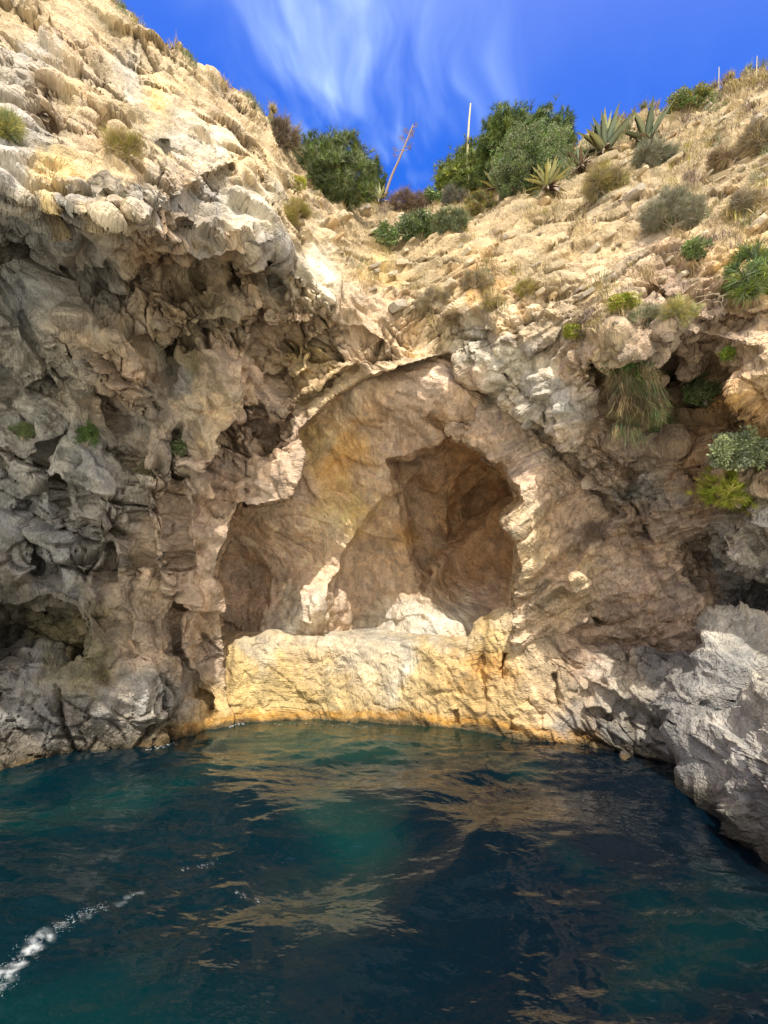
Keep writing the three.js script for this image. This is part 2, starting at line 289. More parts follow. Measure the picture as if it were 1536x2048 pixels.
  const lay = (i) => {
    p.set(P[i * 3], P[i * 3 + 1], P[i * 3 + 2]); e.copy(EYE).sub(p); const far = e.length(); m.set(nor[i * 3], nor[i * 3 + 1], nor[i * 3 + 2]).addScaledVector(e, 0.75 / far).normalize();
    const px = Q[i * 4 + 2], py = Q[i * 4 + 3]; if (shift) sh.copy(p).addScalar(shift); const h = relief(shift ? sh : p, character(px, py, p), edge * 0.6 * lerp(2.4, 1, Math.sqrt(Math.abs(nor[i * 3] * e.x + nor[i * 3 + 1] * e.y + nor[i * 3 + 2] * e.z) / far)) * Math.min(far, 16) / FOCAL * scale(px, py, Q[i * 4 + 1]));
    pos[i * 3] = p.x + m.x * h; pos[i * 3 + 1] = p.y + m.y * h; pos[i * 3 + 2] = p.z + m.z * h;
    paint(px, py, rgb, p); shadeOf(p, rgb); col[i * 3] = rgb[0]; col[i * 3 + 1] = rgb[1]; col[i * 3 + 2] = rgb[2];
  };
  for (let i = 0; i < n; i++) lay(i);
  for (let pass = 0; pass < 2; pass++) {
    const mids = new Edges(tri.length), next = []; let any = false;
    const want = (a, b) => {
      if (a > b) { const t = a; a = b; b = t; }
      const key = mids.at(a, b); if (mids.a[key] >= 0) return mids.v[key];
      const dx = pos[a * 3] - pos[b * 3], dy = pos[a * 3 + 1] - pos[b * 3 + 1], dz = pos[a * 3 + 2] - pos[b * 3 + 2], far = Math.hypot(P[a * 3], P[a * 3 + 1] - EYE.y, P[a * 3 + 2]);
      let r = -1; const lim = edge * 2.15 * Math.min(far, 16) / FOCAL * scale(Q[a * 4 + 2], Q[a * 4 + 3], Q[a * 4 + 1]), al = (dx * P[a * 3] + dy * (P[a * 3 + 1] - EYE.y) + dz * P[a * 3 + 2]) / far;
      if (dx * dx + dy * dy + dz * dz - 0.76 * al * al > lim * lim) {
        if (n === cap) grow();
        r = n++; any = true;
        for (let c = 0; c < 3; c++) { P[r * 3 + c] = (P[a * 3 + c] + P[b * 3 + c]) / 2; nor[r * 3 + c] = (nor[a * 3 + c] + nor[b * 3 + c]) / 2; }
        for (let c = 0; c < 4; c++) Q[r * 4 + c] = (Q[a * 4 + c] + Q[b * 4 + c]) / 2;
        lay(r);
      }
      mids.a[key] = a; mids.b[key] = b; mids.v[key] = r; return r;
    };
    for (let t = 0; t < tri.length; t += 3) {
      let a = tri[t], b = tri[t + 1], c = tri[t + 2], ab = want(a, b), bc = want(b, c), ca = want(c, a);
      const k = (ab >= 0) + (bc >= 0) + (ca >= 0);
      if (k === 0) { done.push(a, b, c); continue; }
      if (k === 3) { next.push(a, ab, ca, ab, b, bc, ca, bc, c, ab, bc, ca); continue; }
      if (k === 1) { while (ab < 0) { [a, b, c, ab, bc, ca] = [b, c, a, bc, ca, ab]; } next.push(a, ab, c, ab, b, c); continue; }
      while (ca >= 0) { [a, b, c, ab, bc, ca] = [b, c, a, bc, ca, ab]; }
      next.push(ab, b, bc, a, ab, bc, a, bc, c);
    }
    tri = next; if (!any) break;
  }
  for (const v of tri) done.push(v); tri = done;
  pos = pos.slice(0, n * 3); col = col.slice(0, n * 3); const pix = new Float32Array(n * 2); for (let i = 0; i < n; i++) { pix[i * 2] = Q[i * 4 + 2]; pix[i * 2 + 1] = Q[i * 4 + 3]; }
  return { n, tri, pos, col, pix };
}
// grain: every block of rock has a tone of its own, cracks are painted darker as shade, partly as dirt
function shadeOf(p, rgb) {
  const m = (1 + 0.5 * TINT) * (1 + 0.36 * fbm(p.x * 3.1, p.y * 3.1, p.z * 3.1, 4)) * (0.95 + 0.30 * noise(p.x * 31, p.y * 31, p.z * 31) + 0.22 * noise(p.x * 67, p.y * 67, p.z * 67)) * (1 - 0.72 * CRACK_SHADE), warm = 0.06 * fbm(p.x * 1.3 + 9, p.y * 1.3, p.z * 1.3, 3) + 0.05 * TINT + 0.08 * CRACK_SHADE;
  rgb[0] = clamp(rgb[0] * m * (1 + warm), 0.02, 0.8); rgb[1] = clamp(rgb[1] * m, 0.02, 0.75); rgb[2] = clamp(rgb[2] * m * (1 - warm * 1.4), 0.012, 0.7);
}
// where rock shows from the mooring: nearest surface point per 5-pixel cell, for planting
const SEEN = { w: 400, h: 420, x0: -200, y0: -200, cell: 5, d: new Float32Array(400 * 420).fill(1e9), v: new Float32Array(400 * 420 * 6) };
function register(pos, nor) {
  for (let i = 0; i < pos.length; i += 3) {
    const y = pos[i + 1] - EYE.y, f = -pos[i + 2] * CP + y * SP; if (f < 0.5) continue;
    const a = Math.floor((768 + FOCAL * pos[i] / f - SEEN.x0) / SEEN.cell), b = Math.floor((1024 - FOCAL * (y * CP + pos[i + 2] * SP) / f - SEEN.y0) / SEEN.cell);
    if (a < 0 || b < 0 || a >= SEEN.w || b >= SEEN.h) continue; const o = b * SEEN.w + a; if (f > SEEN.d[o]) continue;
    SEEN.d[o] = f; SEEN.v.set([pos[i], pos[i + 1], pos[i + 2], nor[i], nor[i + 1], nor[i + 2]], o * 6);
  }
}
function spot(px, py) {
  const a = Math.round((px - SEEN.x0) / SEEN.cell - 0.5), b = Math.round((py - SEEN.y0) / SEEN.cell - 0.5);
  for (let r = 0; r < 30; r++) for (let j = -r; j <= r; j++) for (let i = -r; i <= r; i++) {
    if (Math.max(Math.abs(i), Math.abs(j)) !== r) continue; const x = a + i, y = b + j; if (x < 0 || y < 0 || x >= SEEN.w || y >= SEEN.h) continue;
    const o = y * SEEN.w + x; if (SEEN.d[o] < 1e8) { const v = SEEN.v, k = o * 6; return { p: new THREE.Vector3(v[k], v[k + 1], v[k + 2]), n: new THREE.Vector3(v[k + 3], v[k + 4], v[k + 5]), f: SEEN.d[o] }; }
  }
  return null;
}
// cut a sheet into named meshes: which(px, py) gives the name of the piece
function cut(g, which) {
  const { n, tri, pos, col, pix } = g, sets = new Map();
  const whole = new THREE.BufferGeometry(); whole.setAttribute('position', new THREE.BufferAttribute(pos, 3)); whole.setIndex(new THREE.BufferAttribute(Uint32Array.from(tri), 1)); whole.computeVertexNormals();
  const nor = whole.attributes.normal.array; register(pos, nor);
  for (let t = 0; t < tri.length; t += 3) {
    const name = which((pix[tri[t] * 2] + pix[tri[t + 1] * 2] + pix[tri[t + 2] * 2]) / 3, (pix[tri[t] * 2 + 1] + pix[tri[t + 1] * 2 + 1] + pix[tri[t + 2] * 2 + 1]) / 3);
    if (!sets.has(name)) sets.set(name, []); sets.get(name).push(tri[t], tri[t + 1], tri[t + 2]);
  }
  const made = {}; let total = 0;
  for (const [name, s] of sets) {
    const map = new Int32Array(n).fill(-1), order = []; const id = new Uint32Array(s.length); total += s.length / 3;
    for (let i = 0; i < s.length; i++) { if (map[s[i]] < 0) { map[s[i]] = order.length; order.push(s[i]); } id[i] = map[s[i]]; }
    const P = new Float32Array(order.length * 3), M = new Float32Array(order.length * 3), C = new Float32Array(order.length * 3), U = new Float32Array(order.length * 2);
    order.forEach((o, i) => { for (let c = 0; c < 3; c++) { P[i * 3 + c] = pos[o * 3 + c]; M[i * 3 + c] = nor[o * 3 + c]; C[i * 3 + c] = col[o * 3 + c]; } U[i * 2] = P[i * 3] + 0.6 * P[i * 3 + 2] * Math.tanh(P[i * 3] / 2); U[i * 2 + 1] = P[i * 3 + 1] - 0.5 * P[i * 3 + 2]; });
    const bg = new THREE.BufferGeometry(); bg.setAttribute('position', new THREE.BufferAttribute(P, 3)); bg.setAttribute('color', new THREE.BufferAttribute(C, 3)); bg.setAttribute('uv', new THREE.BufferAttribute(U, 2)); bg.setIndex(new THREE.BufferAttribute(id, 1));
    const mesh = new THREE.Mesh(bg, rockMat); mesh.name = name; mesh.castShadow = mesh.receiveShadow = true; made[name] = mesh;
  }
  console.log(Object.keys(made).join(' '), Math.round(total)); return made;
}
const used = new Map();
const numbered = (n) => { const k = used.get(n) ?? 0; used.set(n, k + 1); return k ? n + '_' + String(k).padStart(3, '0') : n; };
function structure(mesh, label, category) { mesh.name = numbered(mesh.name); mesh.userData = { kind: 'structure', label, category }; scene.add(mesh); return mesh; }
function columns(x0, x1, step, pads = []) { const c = []; for (const [a, b, s] of pads) if (a < x0) for (let x = a; x < Math.min(b, x0); x += s) c.push(x); for (let x = x0; x <= x1; x += step) c.push(x); for (const [a, b, s] of pads) if (a >= x1) for (let x = a + s; x <= b; x += s) c.push(x); return c; }

// ---------------------------------------------------------------- the bay: cliffs, hillside, grotto, ledge
const shore = [[-900, 1900], [-400, 1680], [-100, 1555], [0, 1541], [100, 1527], [200, 1512], [270, 1500], [350, 1474], [400, 1459], [455, 1444], [600, 1437], [760, 1440], [900, 1452], [1000, 1465], [1100, 1478], [1200, 1495], [1330, 1530], [1420, 1560]];
const seaDepth = (px, py) => EYE.y / -(((1024 - py) / FOCAL) * CP + SP);
const skyline = [[-420, -420], [-80, -330], [0, -215], [150, -85], [235, 0], [270, 38], [300, 58], [345, 84], [365, 96], [395, 128], [440, 158], [500, 188], [540, 232], [590, 292], [640, 336], [690, 393], [740, 410], [800, 410], [860, 402], [900, 400], [960, 390], [1010, 377], [1060, 366], [1110, 338], [1150, 308], [1200, 270], [1260, 242], [1330, 228], [1400, 195], [1450, 176], [1536, 150], [1620, 122], [1900, 40]];
const hillEdge = [[880, 700], [960, 640], [1050, 618], [1150, 662], [1215, 690], [1300, 660], [1400, 560], [1560, 500], [1900, 450]];
const gully = [[880, 705], [800, 640], [700, 560], [650, 480], [625, 420], [590, 290], [560, 200]];
const mouth = [[470, 1580, 10], [460, 1440, 10], [450, 1350, 10], [446, 1290, 10], [440, 1230, 9], [428, 1160, 8], [433, 1120, 8], [450, 1080, 8], [462, 1040, 8], [480, 1006, 8], [525, 1008, 8], [575, 993, 8], [595, 952, 8], [606, 912, 8], [598, 862, 9], [616, 843, 12], [640, 810, 12], [695, 770, 14], [740, 750, 18], [770, 742, 18], [850, 718, 20], [885, 708, 16], [888, 770, 10], [884, 832, 10], [913, 872, 12], [958, 893, 10], [1018, 940, 8], [1034, 965, 8], [1050, 1000, 8], [1012, 1040, 8], [1040, 1075, 8], [1044, 1140, 8], [1030, 1195, 8], [1030, 1350, 8]];
const mouthWidth = () => { const k = ALONG * (mouth.length - 1), i = Math.min(mouth.length - 2, Math.floor(k)); return lerp(mouth[i][2], mouth[i + 1][2], k - i); };

const outerDepth = survey([
  // left headland: lit crown above the lip
  [-700, -300, 7.5], [-700, 360, 3.2], [-700, 600, 4.3], [-700, 1000, 4.6], [-700, 1600, 3.6], [-300, -300, 8], [-300, 250, 4.6], [-300, 370, 3.7], [-150, 375, 3.9], [0, 385, 4.2], [-300, 600, 5.2], [-300, 900, 5.4], [-300, 1500, 4.6],
  [240, 0, 11], [0, 0, 8.2], [0, -200, 9.5], [0, 200, 5.9], [200, 200, 7.6], [350, 300, 7.2], [450, 330, 7.9], [500, 330, 8.6], [100, 350, 4.7], [210, 420, 4.2], [300, 445, 4.2], [340, 460, 4.8], [400, 470, 6.1], [500, 465, 6.4], [535, 475, 6.9], [440, 420, 6.9], [400, 100, 12.5], [500, 190, 14], [540, 350, 10], [565, 450, 8.4], [590, 290, 17], [600, 400, 11.5], [640, 500, 10],
  // left wall in the shade
  [0, 560, 5.9], [100, 560, 5.7], [250, 560, 6.0], [400, 560, 6.4], [500, 600, 6.9], [600, 560, 8.7], [600, 650, 8.8], [640, 640, 9.0], [560, 560, 8.1], [300, 700, 6.9], [400, 750, 7.5], [200, 800, 7.0], [0, 800, 6.5], [500, 800, 8.3], [600, 780, 8.9], [400, 950, 7.9], [560, 950, 8.2], [250, 1000, 7.1], [0, 1000, 6.6], [370, 1200, 7.9], [440, 1200, 8.5], [200, 1250, 7.1], [0, 1250, 6.9], [300, 1400, 7.0], [100, 1440, 6.3], [440, 1300, 8.6], [410, 1400, 8.15],
  ...[0, 100, 200, 270, 350, 400, 450].map((x) => [x, along(shore, x), seaDepth(x, along(shore, x))]),
  // above the grotto, the gully and the hillside
  [700, 560, 10], [700, 640, 9.5], [760, 650, 9.6], [700, 740, 9.3], [800, 700, 9.3], [885, 705, 9.3], [870, 640, 9.9], [800, 560, 11.8], [800, 480, 15.5], [800, 405, 21], [700, 400, 19], [660, 440, 13],
  [960, 640, 8.7], [1000, 500, 11.5], [900, 480, 13.5], [1000, 420, 15], [940, 392, 20], [1150, 380, 14], [1100, 520, 9.6], [1250, 300, 15], [1300, 240, 17], [1400, 200, 16], [1536, 150, 15], [1300, 450, 9.0], [1536, 400, 8], [1536, 250, 11], [1400, 550, 6.9], [1250, 580, 7.2], [1100, 620, 7.7], [1536, 560, 6.0], [1180, 680, 6.8], [1130, 690, 7.6],
  // right wall in the shade
  [1060, 720, 7.9], [1060, 1120, 7.35], [1215, 690, 6.1], [1300, 680, 5.8], [1400, 680, 5.6], [1536, 660, 5.1], [1000, 800, 8.5], [1150, 850, 7.5], [1250, 800, 6.9], [1330, 820, 6.7], [1240, 1000, 7.6], [1400, 1000, 6.7], [1536, 1000, 5.7], [1060, 1000, 7.3], [1110, 1000, 7.7], [1090, 1250, 7.9], [1200, 1250, 8.1], [1400, 1250, 7.2], [1536, 1200, 6.6], [1536, 800, 5.5], [1200, 1340, 8.1], [1440, 1340, 7], [1800, 500, 4.5], [1800, 1000, 4.6], [1800, 1300, 5.2], [1800, 100, 11],
]);
const outerBreaks = breaks([
  { line: [[-980, 365], [-520, 370], [-200, 375], [0, 388], [60, 402], [130, 408], [215, 434], [300, 462], [400, 488], [500, 492], [552, 478]], back: 1.3, wide: 40, r0: 60, r1: 260, lip: 0.2, ends: 0.05 },
  { line: [[215, 420], [290, 425], [340, 398], [400, 352], [440, 325], [485, 322]], back: 0.55, wide: 18, r0: 40, r1: 120 },
  { line: [[285, 640], [322, 657], [400, 634], [480, 630], [537, 618], [542, 648], [578, 650], [620, 637], [668, 600]], back: 0.6, wide: 22, r0: 30, r1: 150, lip: 0.12 },
  { line: [[118, 520], [120, 560], [116, 612], [125, 677], [165, 747], [200, 790], [262, 840]], groove: 0.70, wide: 9 },
  { line: [[255, 870], [210, 845], [195, 790], [245, 800], [275, 850]], back: 0.5, wide: 14, r0: 25, r1: 60 },
  { line: [[110, 700], [165, 757], [205, 795], [265, 845], [300, 850]], back: 0.45, wide: 16, r0: 30, r1: 130 },
  { line: [[335, 660], [336, 700], [340, 760]], groove: 0.52, wide: 6 },
  { line: [[492, 630], [493, 697], [476, 737], [487, 777], [471, 812], [477, 842], [440, 864], [427, 882], [432, 907], [415, 928], [380, 945]].reverse(), back: 0.75, wide: 9, r0: 40, r1: 130, lip: 0.2 },
  { line: [[490, 735], [520, 742], [546, 720], [550, 690]].reverse(), back: 0.45, wide: 8, r0: 20, r1: 70, lip: 0.14 },
  { line: [[556, 722], [582, 753], [611, 733], [638, 680]], back: 0.55, wide: 9, r0: 25, r1: 80, lip: 0.16 },
  { line: [[500, 838], [545, 842], [585, 812], [598, 790], [640, 770], [690, 735], [730, 715]], back: 0.55, wide: 9, r0: 25, r1: 90, lip: 0.16 },
  { line: [[510, 935], [512, 880], [480, 850]], back: 0.35, wide: 9, r0: 30, r1: 90, lip: 0.08 },
  { line: [[385, 1000], [420, 990], [470, 1003]], back: 0.25, wide: 14, r0: 25, r1: 70 },
  // slabs of the left wall
  { line: [[60, 600], [98, 690], [104, 780], [88, 880]], back: 0.28, wide: 9, r0: 20, r1: 120 }, { line: [[150, 850], [185, 980], [196, 1130]], back: 0.25, wide: 8, r0: 20, r1: 90 }, { line: [[255, 880], [292, 1000], [304, 1120], [335, 1240]], back: 0.3, wide: 9, r0: 20, r1: 90 },
  { line: [[230, 1080], [252, 1200], [300, 1330]], back: 0.25, wide: 8, r0: 20, r1: 80 }, { line: [[140, 560], [240, 538], [310, 512]], back: 0.3, wide: 10, r0: 20, r1: 70, lip: 0.08 }, { line: [[235, 650], [270, 720], [320, 770]], back: -0.25, wide: 9, r0: 40, r1: 100 },
  { line: [[0, 700], [40, 760], [60, 850]], back: 0.25, wide: 8, r0: 20, r1: 70 }, { line: [[110, 940], [125, 1040], [150, 1110]], groove: 0.4, wide: 6 }, { line: [[395, 520], [400, 570], [420, 610]], groove: 0.3, wide: 6 }, { line: [[460, 520], [470, 590]], groove: 0.3, wide: 6 },
  { line: [[575, 520], [600, 570], [650, 585]], back: 0.25, wide: 9, r0: 20, r1: 70 }, { line: [[610, 690], [660, 660], [720, 655], [780, 690]], back: 0.25, wide: 9, r0: 20, r1: 60, lip: 0.08 },
  // left wall: shadowed pockets, ribs and chimneys
  { line: [[-40, 1185], [40, 1200], [100, 1195], [150, 1215], [185, 1260], [195, 1330]], back: 1.1, wide: 30, r0: 70, r1: 170, lip: 0.15 },
  { line: [[-40, 1330], [10, 1345], [30, 1390]], back: 0.6, wide: 14, r0: 30, r1: 70 },
  { line: [[50, 1000], [62, 1080], [75, 1150]], groove: 0.68, wide: 11 }, { line: [[60, 960], [100, 880], [150, 850]], groove: 0.45, wide: 9 },
  { line: [[205, 880], [260, 930], [330, 960]], groove: 0.33, wide: 11 }, { line: [[355, 840], [352, 950], [362, 1100], [358, 1250]], groove: 0.52, wide: 12 },
  { line: [[360, 1210], [368, 1290], [400, 1360], [450, 1428]], back: 0.45, wide: 12, r0: 10, r1: 50 },
  { line: [[20, 250], [62, 190], [60, 120]], groove: 0.52, wide: 8 }, { line: [[60, 250], [75, 275], [88, 240], [95, 160]], groove: 0.45, wide: 5 }, { line: [[0, 190], [25, 180], [38, 155]], groove: 0.45, wide: 6 },
  { line: [[145, 310], [148, 370], [147, 400]], groove: 0.45, wide: 5 }, { line: [[200, 180], [206, 240], [204, 280]], groove: 0.38, wide: 5 }, { line: [[328, 270], [328, 320], [325, 360]], groove: 0.45, wide: 6 }, { line: [[215, 380], [218, 430]], groove: 0.45, wide: 5 },
  // the long diagonal joint right of the grotto: the slab above and right of it stands forward
  { line: [[1250, 1030], [1225, 1005], [1190, 968], [1150, 925], [1080, 860], [1000, 800], [940, 760], [888, 700]].reverse(), back: 0.55, wide: 8, r0: 280, r1: 430, lip: 0.22, ends: 0.06, rough: 5 },
  { line: [[888, 700], [940, 760], [1000, 800], [1080, 860], [1150, 925], [1190, 968], [1225, 1005], [1252, 1034]], groove: 0.55, wide: 7, ends: 0.04, rough: 5 },
  { line: [[985, 730], [1030, 770], [1062, 800], [1100, 850]], groove: 0.27, wide: 5 }, { line: [[985, 735], [1040, 700], [1095, 690], [1130, 650]], back: 0.12, wide: 9, r0: 15, r1: 60 },
  { line: [[1165, 720], [1205, 712], [1240, 716], [1290, 712], [1330, 690], [1345, 640]], back: 0.7, wide: 22, r0: 80, r1: 200, lip: 0.1, ends: 0.1 },
  { line: [[1290, 640], [1325, 700], [1345, 745], [1320, 760]], groove: 0.70, wide: 14 },
  { line: [[1290, 560], [1340, 588], [1420, 630], [1500, 622], [1560, 610]], back: 0.35, wide: 12, r0: 18, r1: 70 },
  { line: [[1340, 960], [1345, 880], [1318, 800], [1325, 720]], back: 0.35, wide: 12, r0: 40, r1: 110 },
  { line: [[1420, 700], [1470, 745], [1490, 800], [1540, 835], [1600, 845]], back: 0.9, wide: 18, r0: 60, r1: 150, lip: 0.25, ends: 0.1 },
  { line: [[1180, 960], [1260, 965], [1330, 950], [1400, 965]].reverse(), back: 0.15, wide: 12, r0: 20, r1: 60 },
  { line: [[1440, 1050], [1455, 1095], [1480, 1120], [1536, 1150], [1600, 1160]], back: 0.9, wide: 20, r0: 60, r1: 140, lip: 0.35 },
  { line: [[1165, 1215], [1190, 1232], [1215, 1255]], groove: 0.45, wide: 8 }, { line: [[1150, 1250], [1240, 1275], [1330, 1262]], back: 0.2, wide: 10, r0: 14, r1: 50 },
  { line: [[1125, 1090], [1150, 1050], [1200, 1040], [1240, 1080]], back: -0.12, wide: 20, r0: 60, r1: 110 },
]);
function hillAt(px, py) { const a = -sideOf(hillEdge, px, py), b = sideOf(gully, px, py); return smooth(-24, 26, Math.min(a, b) + 24 * noise(px / 30, py / 30, 6.6)); }
function cliffDepth(px, py) {
  let t = outerDepth(px, py) + outerBreaks(px, py);
  const bump = Math.hypot((px - 1155) / 36, (py - 1170) / 38); t -= 0.75 * smooth(1, 0.3, bump);           // the yellow knob on the right wall
  if (px > 380 && px < 1120 && py > 660) {
    const j = 5 * noise(px / 22, py / 22, 4.5) + 3 * noise(px / 9, py / 9, 4.5), d = sideOf(mouth, px + j, py - j);
    const ease = smooth(20.2, 21.6, ALONG * (mouth.length - 1)) * smooth(27.6, 26, ALONG * (mouth.length - 1));        // right of the apex the wall runs into the vault without a lip
    t += lerp(-0.12, 0.75, ease) * Math.exp(-Math.abs(d) / lerp(30, 70, ease)); if (d > 0) t += 3.4 * smooth(0, mouthWidth(), d);
  }
  return t;
}
const inMouth = (px, py) => { if (px < 380 || px > 1120 || py < 660) return false; const d = sideOf(mouth, px, py); return d > mouthWidth() + 8; };
const outerPaint = palette([
  [120, 80, 'b'], [260, 130, 'g'], [180, 260, 'b'], [340, 280, 'g'], [430, 210, 'b'], [90, 210, 'b'], [380, 350, 'b'],
  [0, 0, 'h'], [100, 60, 'i'], [200, 40, 'h'], [300, 120, 'i'], [60, 150, 'g'], [150, 200, 'i'], [250, 220, 'h'], [330, 200, 'y'], [400, 200, 'h'], [480, 230, 'i'], [20, 300, 'g'], [120, 350, 'y'], [60, 300, 'g'], [200, 330, 'i'], [300, 330, 'i'], [420, 300, 'w'], [500, 330, 'i'], [430, 400, 'd'], [380, 440, 'g'], [500, 430, 'w'], [330, 410, 'g'], [150, 450, 'd'], [50, 460, 'd'], [330, 490, 'r'], [450, 500, 'b'],
  [560, 300, 'i'], [580, 400, 'h'], [600, 470, 'h'], [560, 520, 'g'], [640, 540, 'w'],
  [50, 600, 'd'], [60, 750, 'g'], [100, 800, 'g'], [200, 600, 'g'], [300, 560, 't'], [420, 560, 't'], [500, 560, 't'], [420, 570, 'a'], [210, 690, 't'], [250, 760, 'b'], [380, 720, 'a'], [360, 770, 'd'], [450, 720, 'p'], [430, 820, 'c'], [560, 690, 'p'], [600, 720, 'y'], [520, 800, 'p'], [550, 900, 'p'], [450, 950, 'b'], [620, 660, 't'], [700, 660, 't'], [760, 680, 't'], [820, 690, 'c'], [740, 600, 't'],
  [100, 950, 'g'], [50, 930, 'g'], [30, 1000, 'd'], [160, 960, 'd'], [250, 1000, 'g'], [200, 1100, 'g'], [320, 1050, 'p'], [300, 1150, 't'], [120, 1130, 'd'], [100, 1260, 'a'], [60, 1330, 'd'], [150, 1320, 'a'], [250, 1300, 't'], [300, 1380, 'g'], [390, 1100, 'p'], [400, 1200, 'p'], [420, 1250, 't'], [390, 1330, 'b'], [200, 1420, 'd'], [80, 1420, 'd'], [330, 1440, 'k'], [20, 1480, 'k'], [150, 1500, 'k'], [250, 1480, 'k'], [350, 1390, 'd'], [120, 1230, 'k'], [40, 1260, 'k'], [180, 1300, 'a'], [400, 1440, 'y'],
  [800, 450, 'h'], [720, 430, 'h'], [700, 480, 'i'], [760, 540, 'y'], [850, 540, 'h'], [920, 520, 'h'], [870, 600, 'h'], [940, 580, 'o'], [980, 470, 'h'], [1080, 450, 'h'], [1100, 560, 'h'], [1200, 400, 'h'], [1300, 330, 'h'], [1200, 500, 'i'], [1300, 500, 'b'], [1400, 300, 'h'], [1500, 200, 'h'], [1480, 330, 'h'], [1450, 450, 'h'], [1320, 550, 'b'], [1500, 560, 'y'], [1050, 640, 'c'], [1180, 600, 'i'],
  [950, 690, 'w'], [1000, 720, 'w'], [1060, 760, 'w'], [1120, 700, 'b'], [1110, 790, 'g'], [1060, 700, 'g'], [1170, 720, 'c'], [1130, 830, 'w'], [1180, 870, 'p'], [1000, 860, 'p'], [960, 800, 'p'], [920, 790, 't'], [1080, 930, 'p'], [1150, 1010, 'p'], [1060, 1050, 'c'], [1060, 1130, 'c'], [1110, 1100, 'p'], [1155, 1170, 'c'], [1240, 880, 'b'], [1290, 830, 'a'], [1330, 900, 'b'], [1290, 990, 'g'], [1220, 1070, 'b'], [1300, 1080, 'b'], [1380, 900, 'r'], [1370, 980, 'r'], [1340, 730, 'b'], [1420, 660, 'b'], [1500, 760, 't'], [1520, 720, 'c'], [1500, 800, 'o'], [1480, 640, 'b'], [1250, 1150, 'p'], [1350, 1150, 'b'], [1230, 1230, 'p'], [1400, 1200, 'b'], [1500, 1080, 'g'], [1500, 1170, 'd'],
]);
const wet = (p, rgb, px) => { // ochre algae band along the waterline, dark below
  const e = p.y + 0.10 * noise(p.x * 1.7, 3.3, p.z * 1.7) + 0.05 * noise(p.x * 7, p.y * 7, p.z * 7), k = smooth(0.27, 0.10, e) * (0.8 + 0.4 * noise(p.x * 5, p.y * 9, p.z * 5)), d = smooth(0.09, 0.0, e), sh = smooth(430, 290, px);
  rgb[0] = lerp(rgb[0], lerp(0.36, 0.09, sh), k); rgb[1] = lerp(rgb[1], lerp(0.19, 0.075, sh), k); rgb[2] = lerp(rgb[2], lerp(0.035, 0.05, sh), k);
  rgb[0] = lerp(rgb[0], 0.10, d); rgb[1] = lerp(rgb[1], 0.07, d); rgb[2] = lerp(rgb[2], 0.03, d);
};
const range = (a, b, n) => Array.from({ length: n + 1 }, (_, i) => a + (b - a) * i / n);
const shoreBottom = (px) => px < 484 ? along(shore, px) + 90 : lerp(along(shore, 484) + 90, 1352, smooth(484, 500, px));
const skyTop = (px) => along(skyline, px) + 4 * noise(px / 9, 1.5, 0) + 5 * noise(px / 31, 7.5, 0);
const put = (o, v) => { o.x = v.x; o.y = v.y; o.z = v.z; };
const outer = sheet({
  us: [...range(-900, -45, 26), ...range(-30, 1566, 266), ...range(1585, 1900, 18)], vs: [...range(0, 1, 220), 1.15, 1.35, 1.6, 2],
  surf: (u, v, o) => {
    const b = shoreBottom(u), s = skyTop(u), py = lerp(b, s, Math.min(1, v)), q = at(u, py, cliffDepth(u, py)); o.px = u; o.py = py;
    if (v > 1) { const k = v - 1, r = 16 * k * k, h = Math.hypot(q.x, q.z); q.set(q.x * (1 + r / h), q.y + 0.12 * r - 0.02 * r * r, q.z * (1 + r / h)); o.py -= k; }
    put(o, q);
  },
  keep: (px, py) => !inMouth(px, py),
  scale: (px, py, v) => (px < -40 || px > 1576 ? 8 : 1) * (v > 1.02 ? 5 : 1) * (px > 380 && px < 1120 && py > 660 && sideOf(mouth, px, py) > 14 ? 2.5 : 1),
  character: (px, py, p) => {
    const h = hillAt(px, py), right = smooth(900, 1060, px) * (1 - h), lit = smooth(470, 380, py) * smooth(620, 480, px) * (1 - h), slab = right * smooth(0, 40, sideOf([[888, 700], [940, 760], [1000, 800], [1080, 860], [1150, 925], [1250, 1030], [1300, 1200]], px, py));
    const rim = px > 380 && px < 1120 && py > 670 ? lerp(0.35, 1, smooth(0, 45, Math.abs(sideOf(mouth, px, py)))) : 1;
    return { big: 0.22 * (1 - h) + 0.35 * h, block: rim * (1 - h) * lerp(lerp(0.9, 0.75, lit), 0.7, right) * (1 - 0.6 * slab), bed: h * 0.8 + right * 0.35, fine: lerp(1.25, 1.0, h), size: 1 };
  },
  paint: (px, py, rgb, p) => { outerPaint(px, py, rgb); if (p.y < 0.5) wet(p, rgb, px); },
});
const outerParts = cut(outer, (px, py) => hillAt(px, py) > 0.5 ? 'hillside' : px < 885 ? 'cliff' : 'rock_wall');
structure(outerParts.cliff, 'overhanging grey and tan limestone cliff left of and above the sea cave', 'cliff');
structure(outerParts.rock_wall, 'shaded brown rock wall right of the sea cave with a long diagonal crack', 'cliff');
structure(outerParts.hillside, 'steep dry hillside of pale bedded rock and straw above the cave', 'hillside');

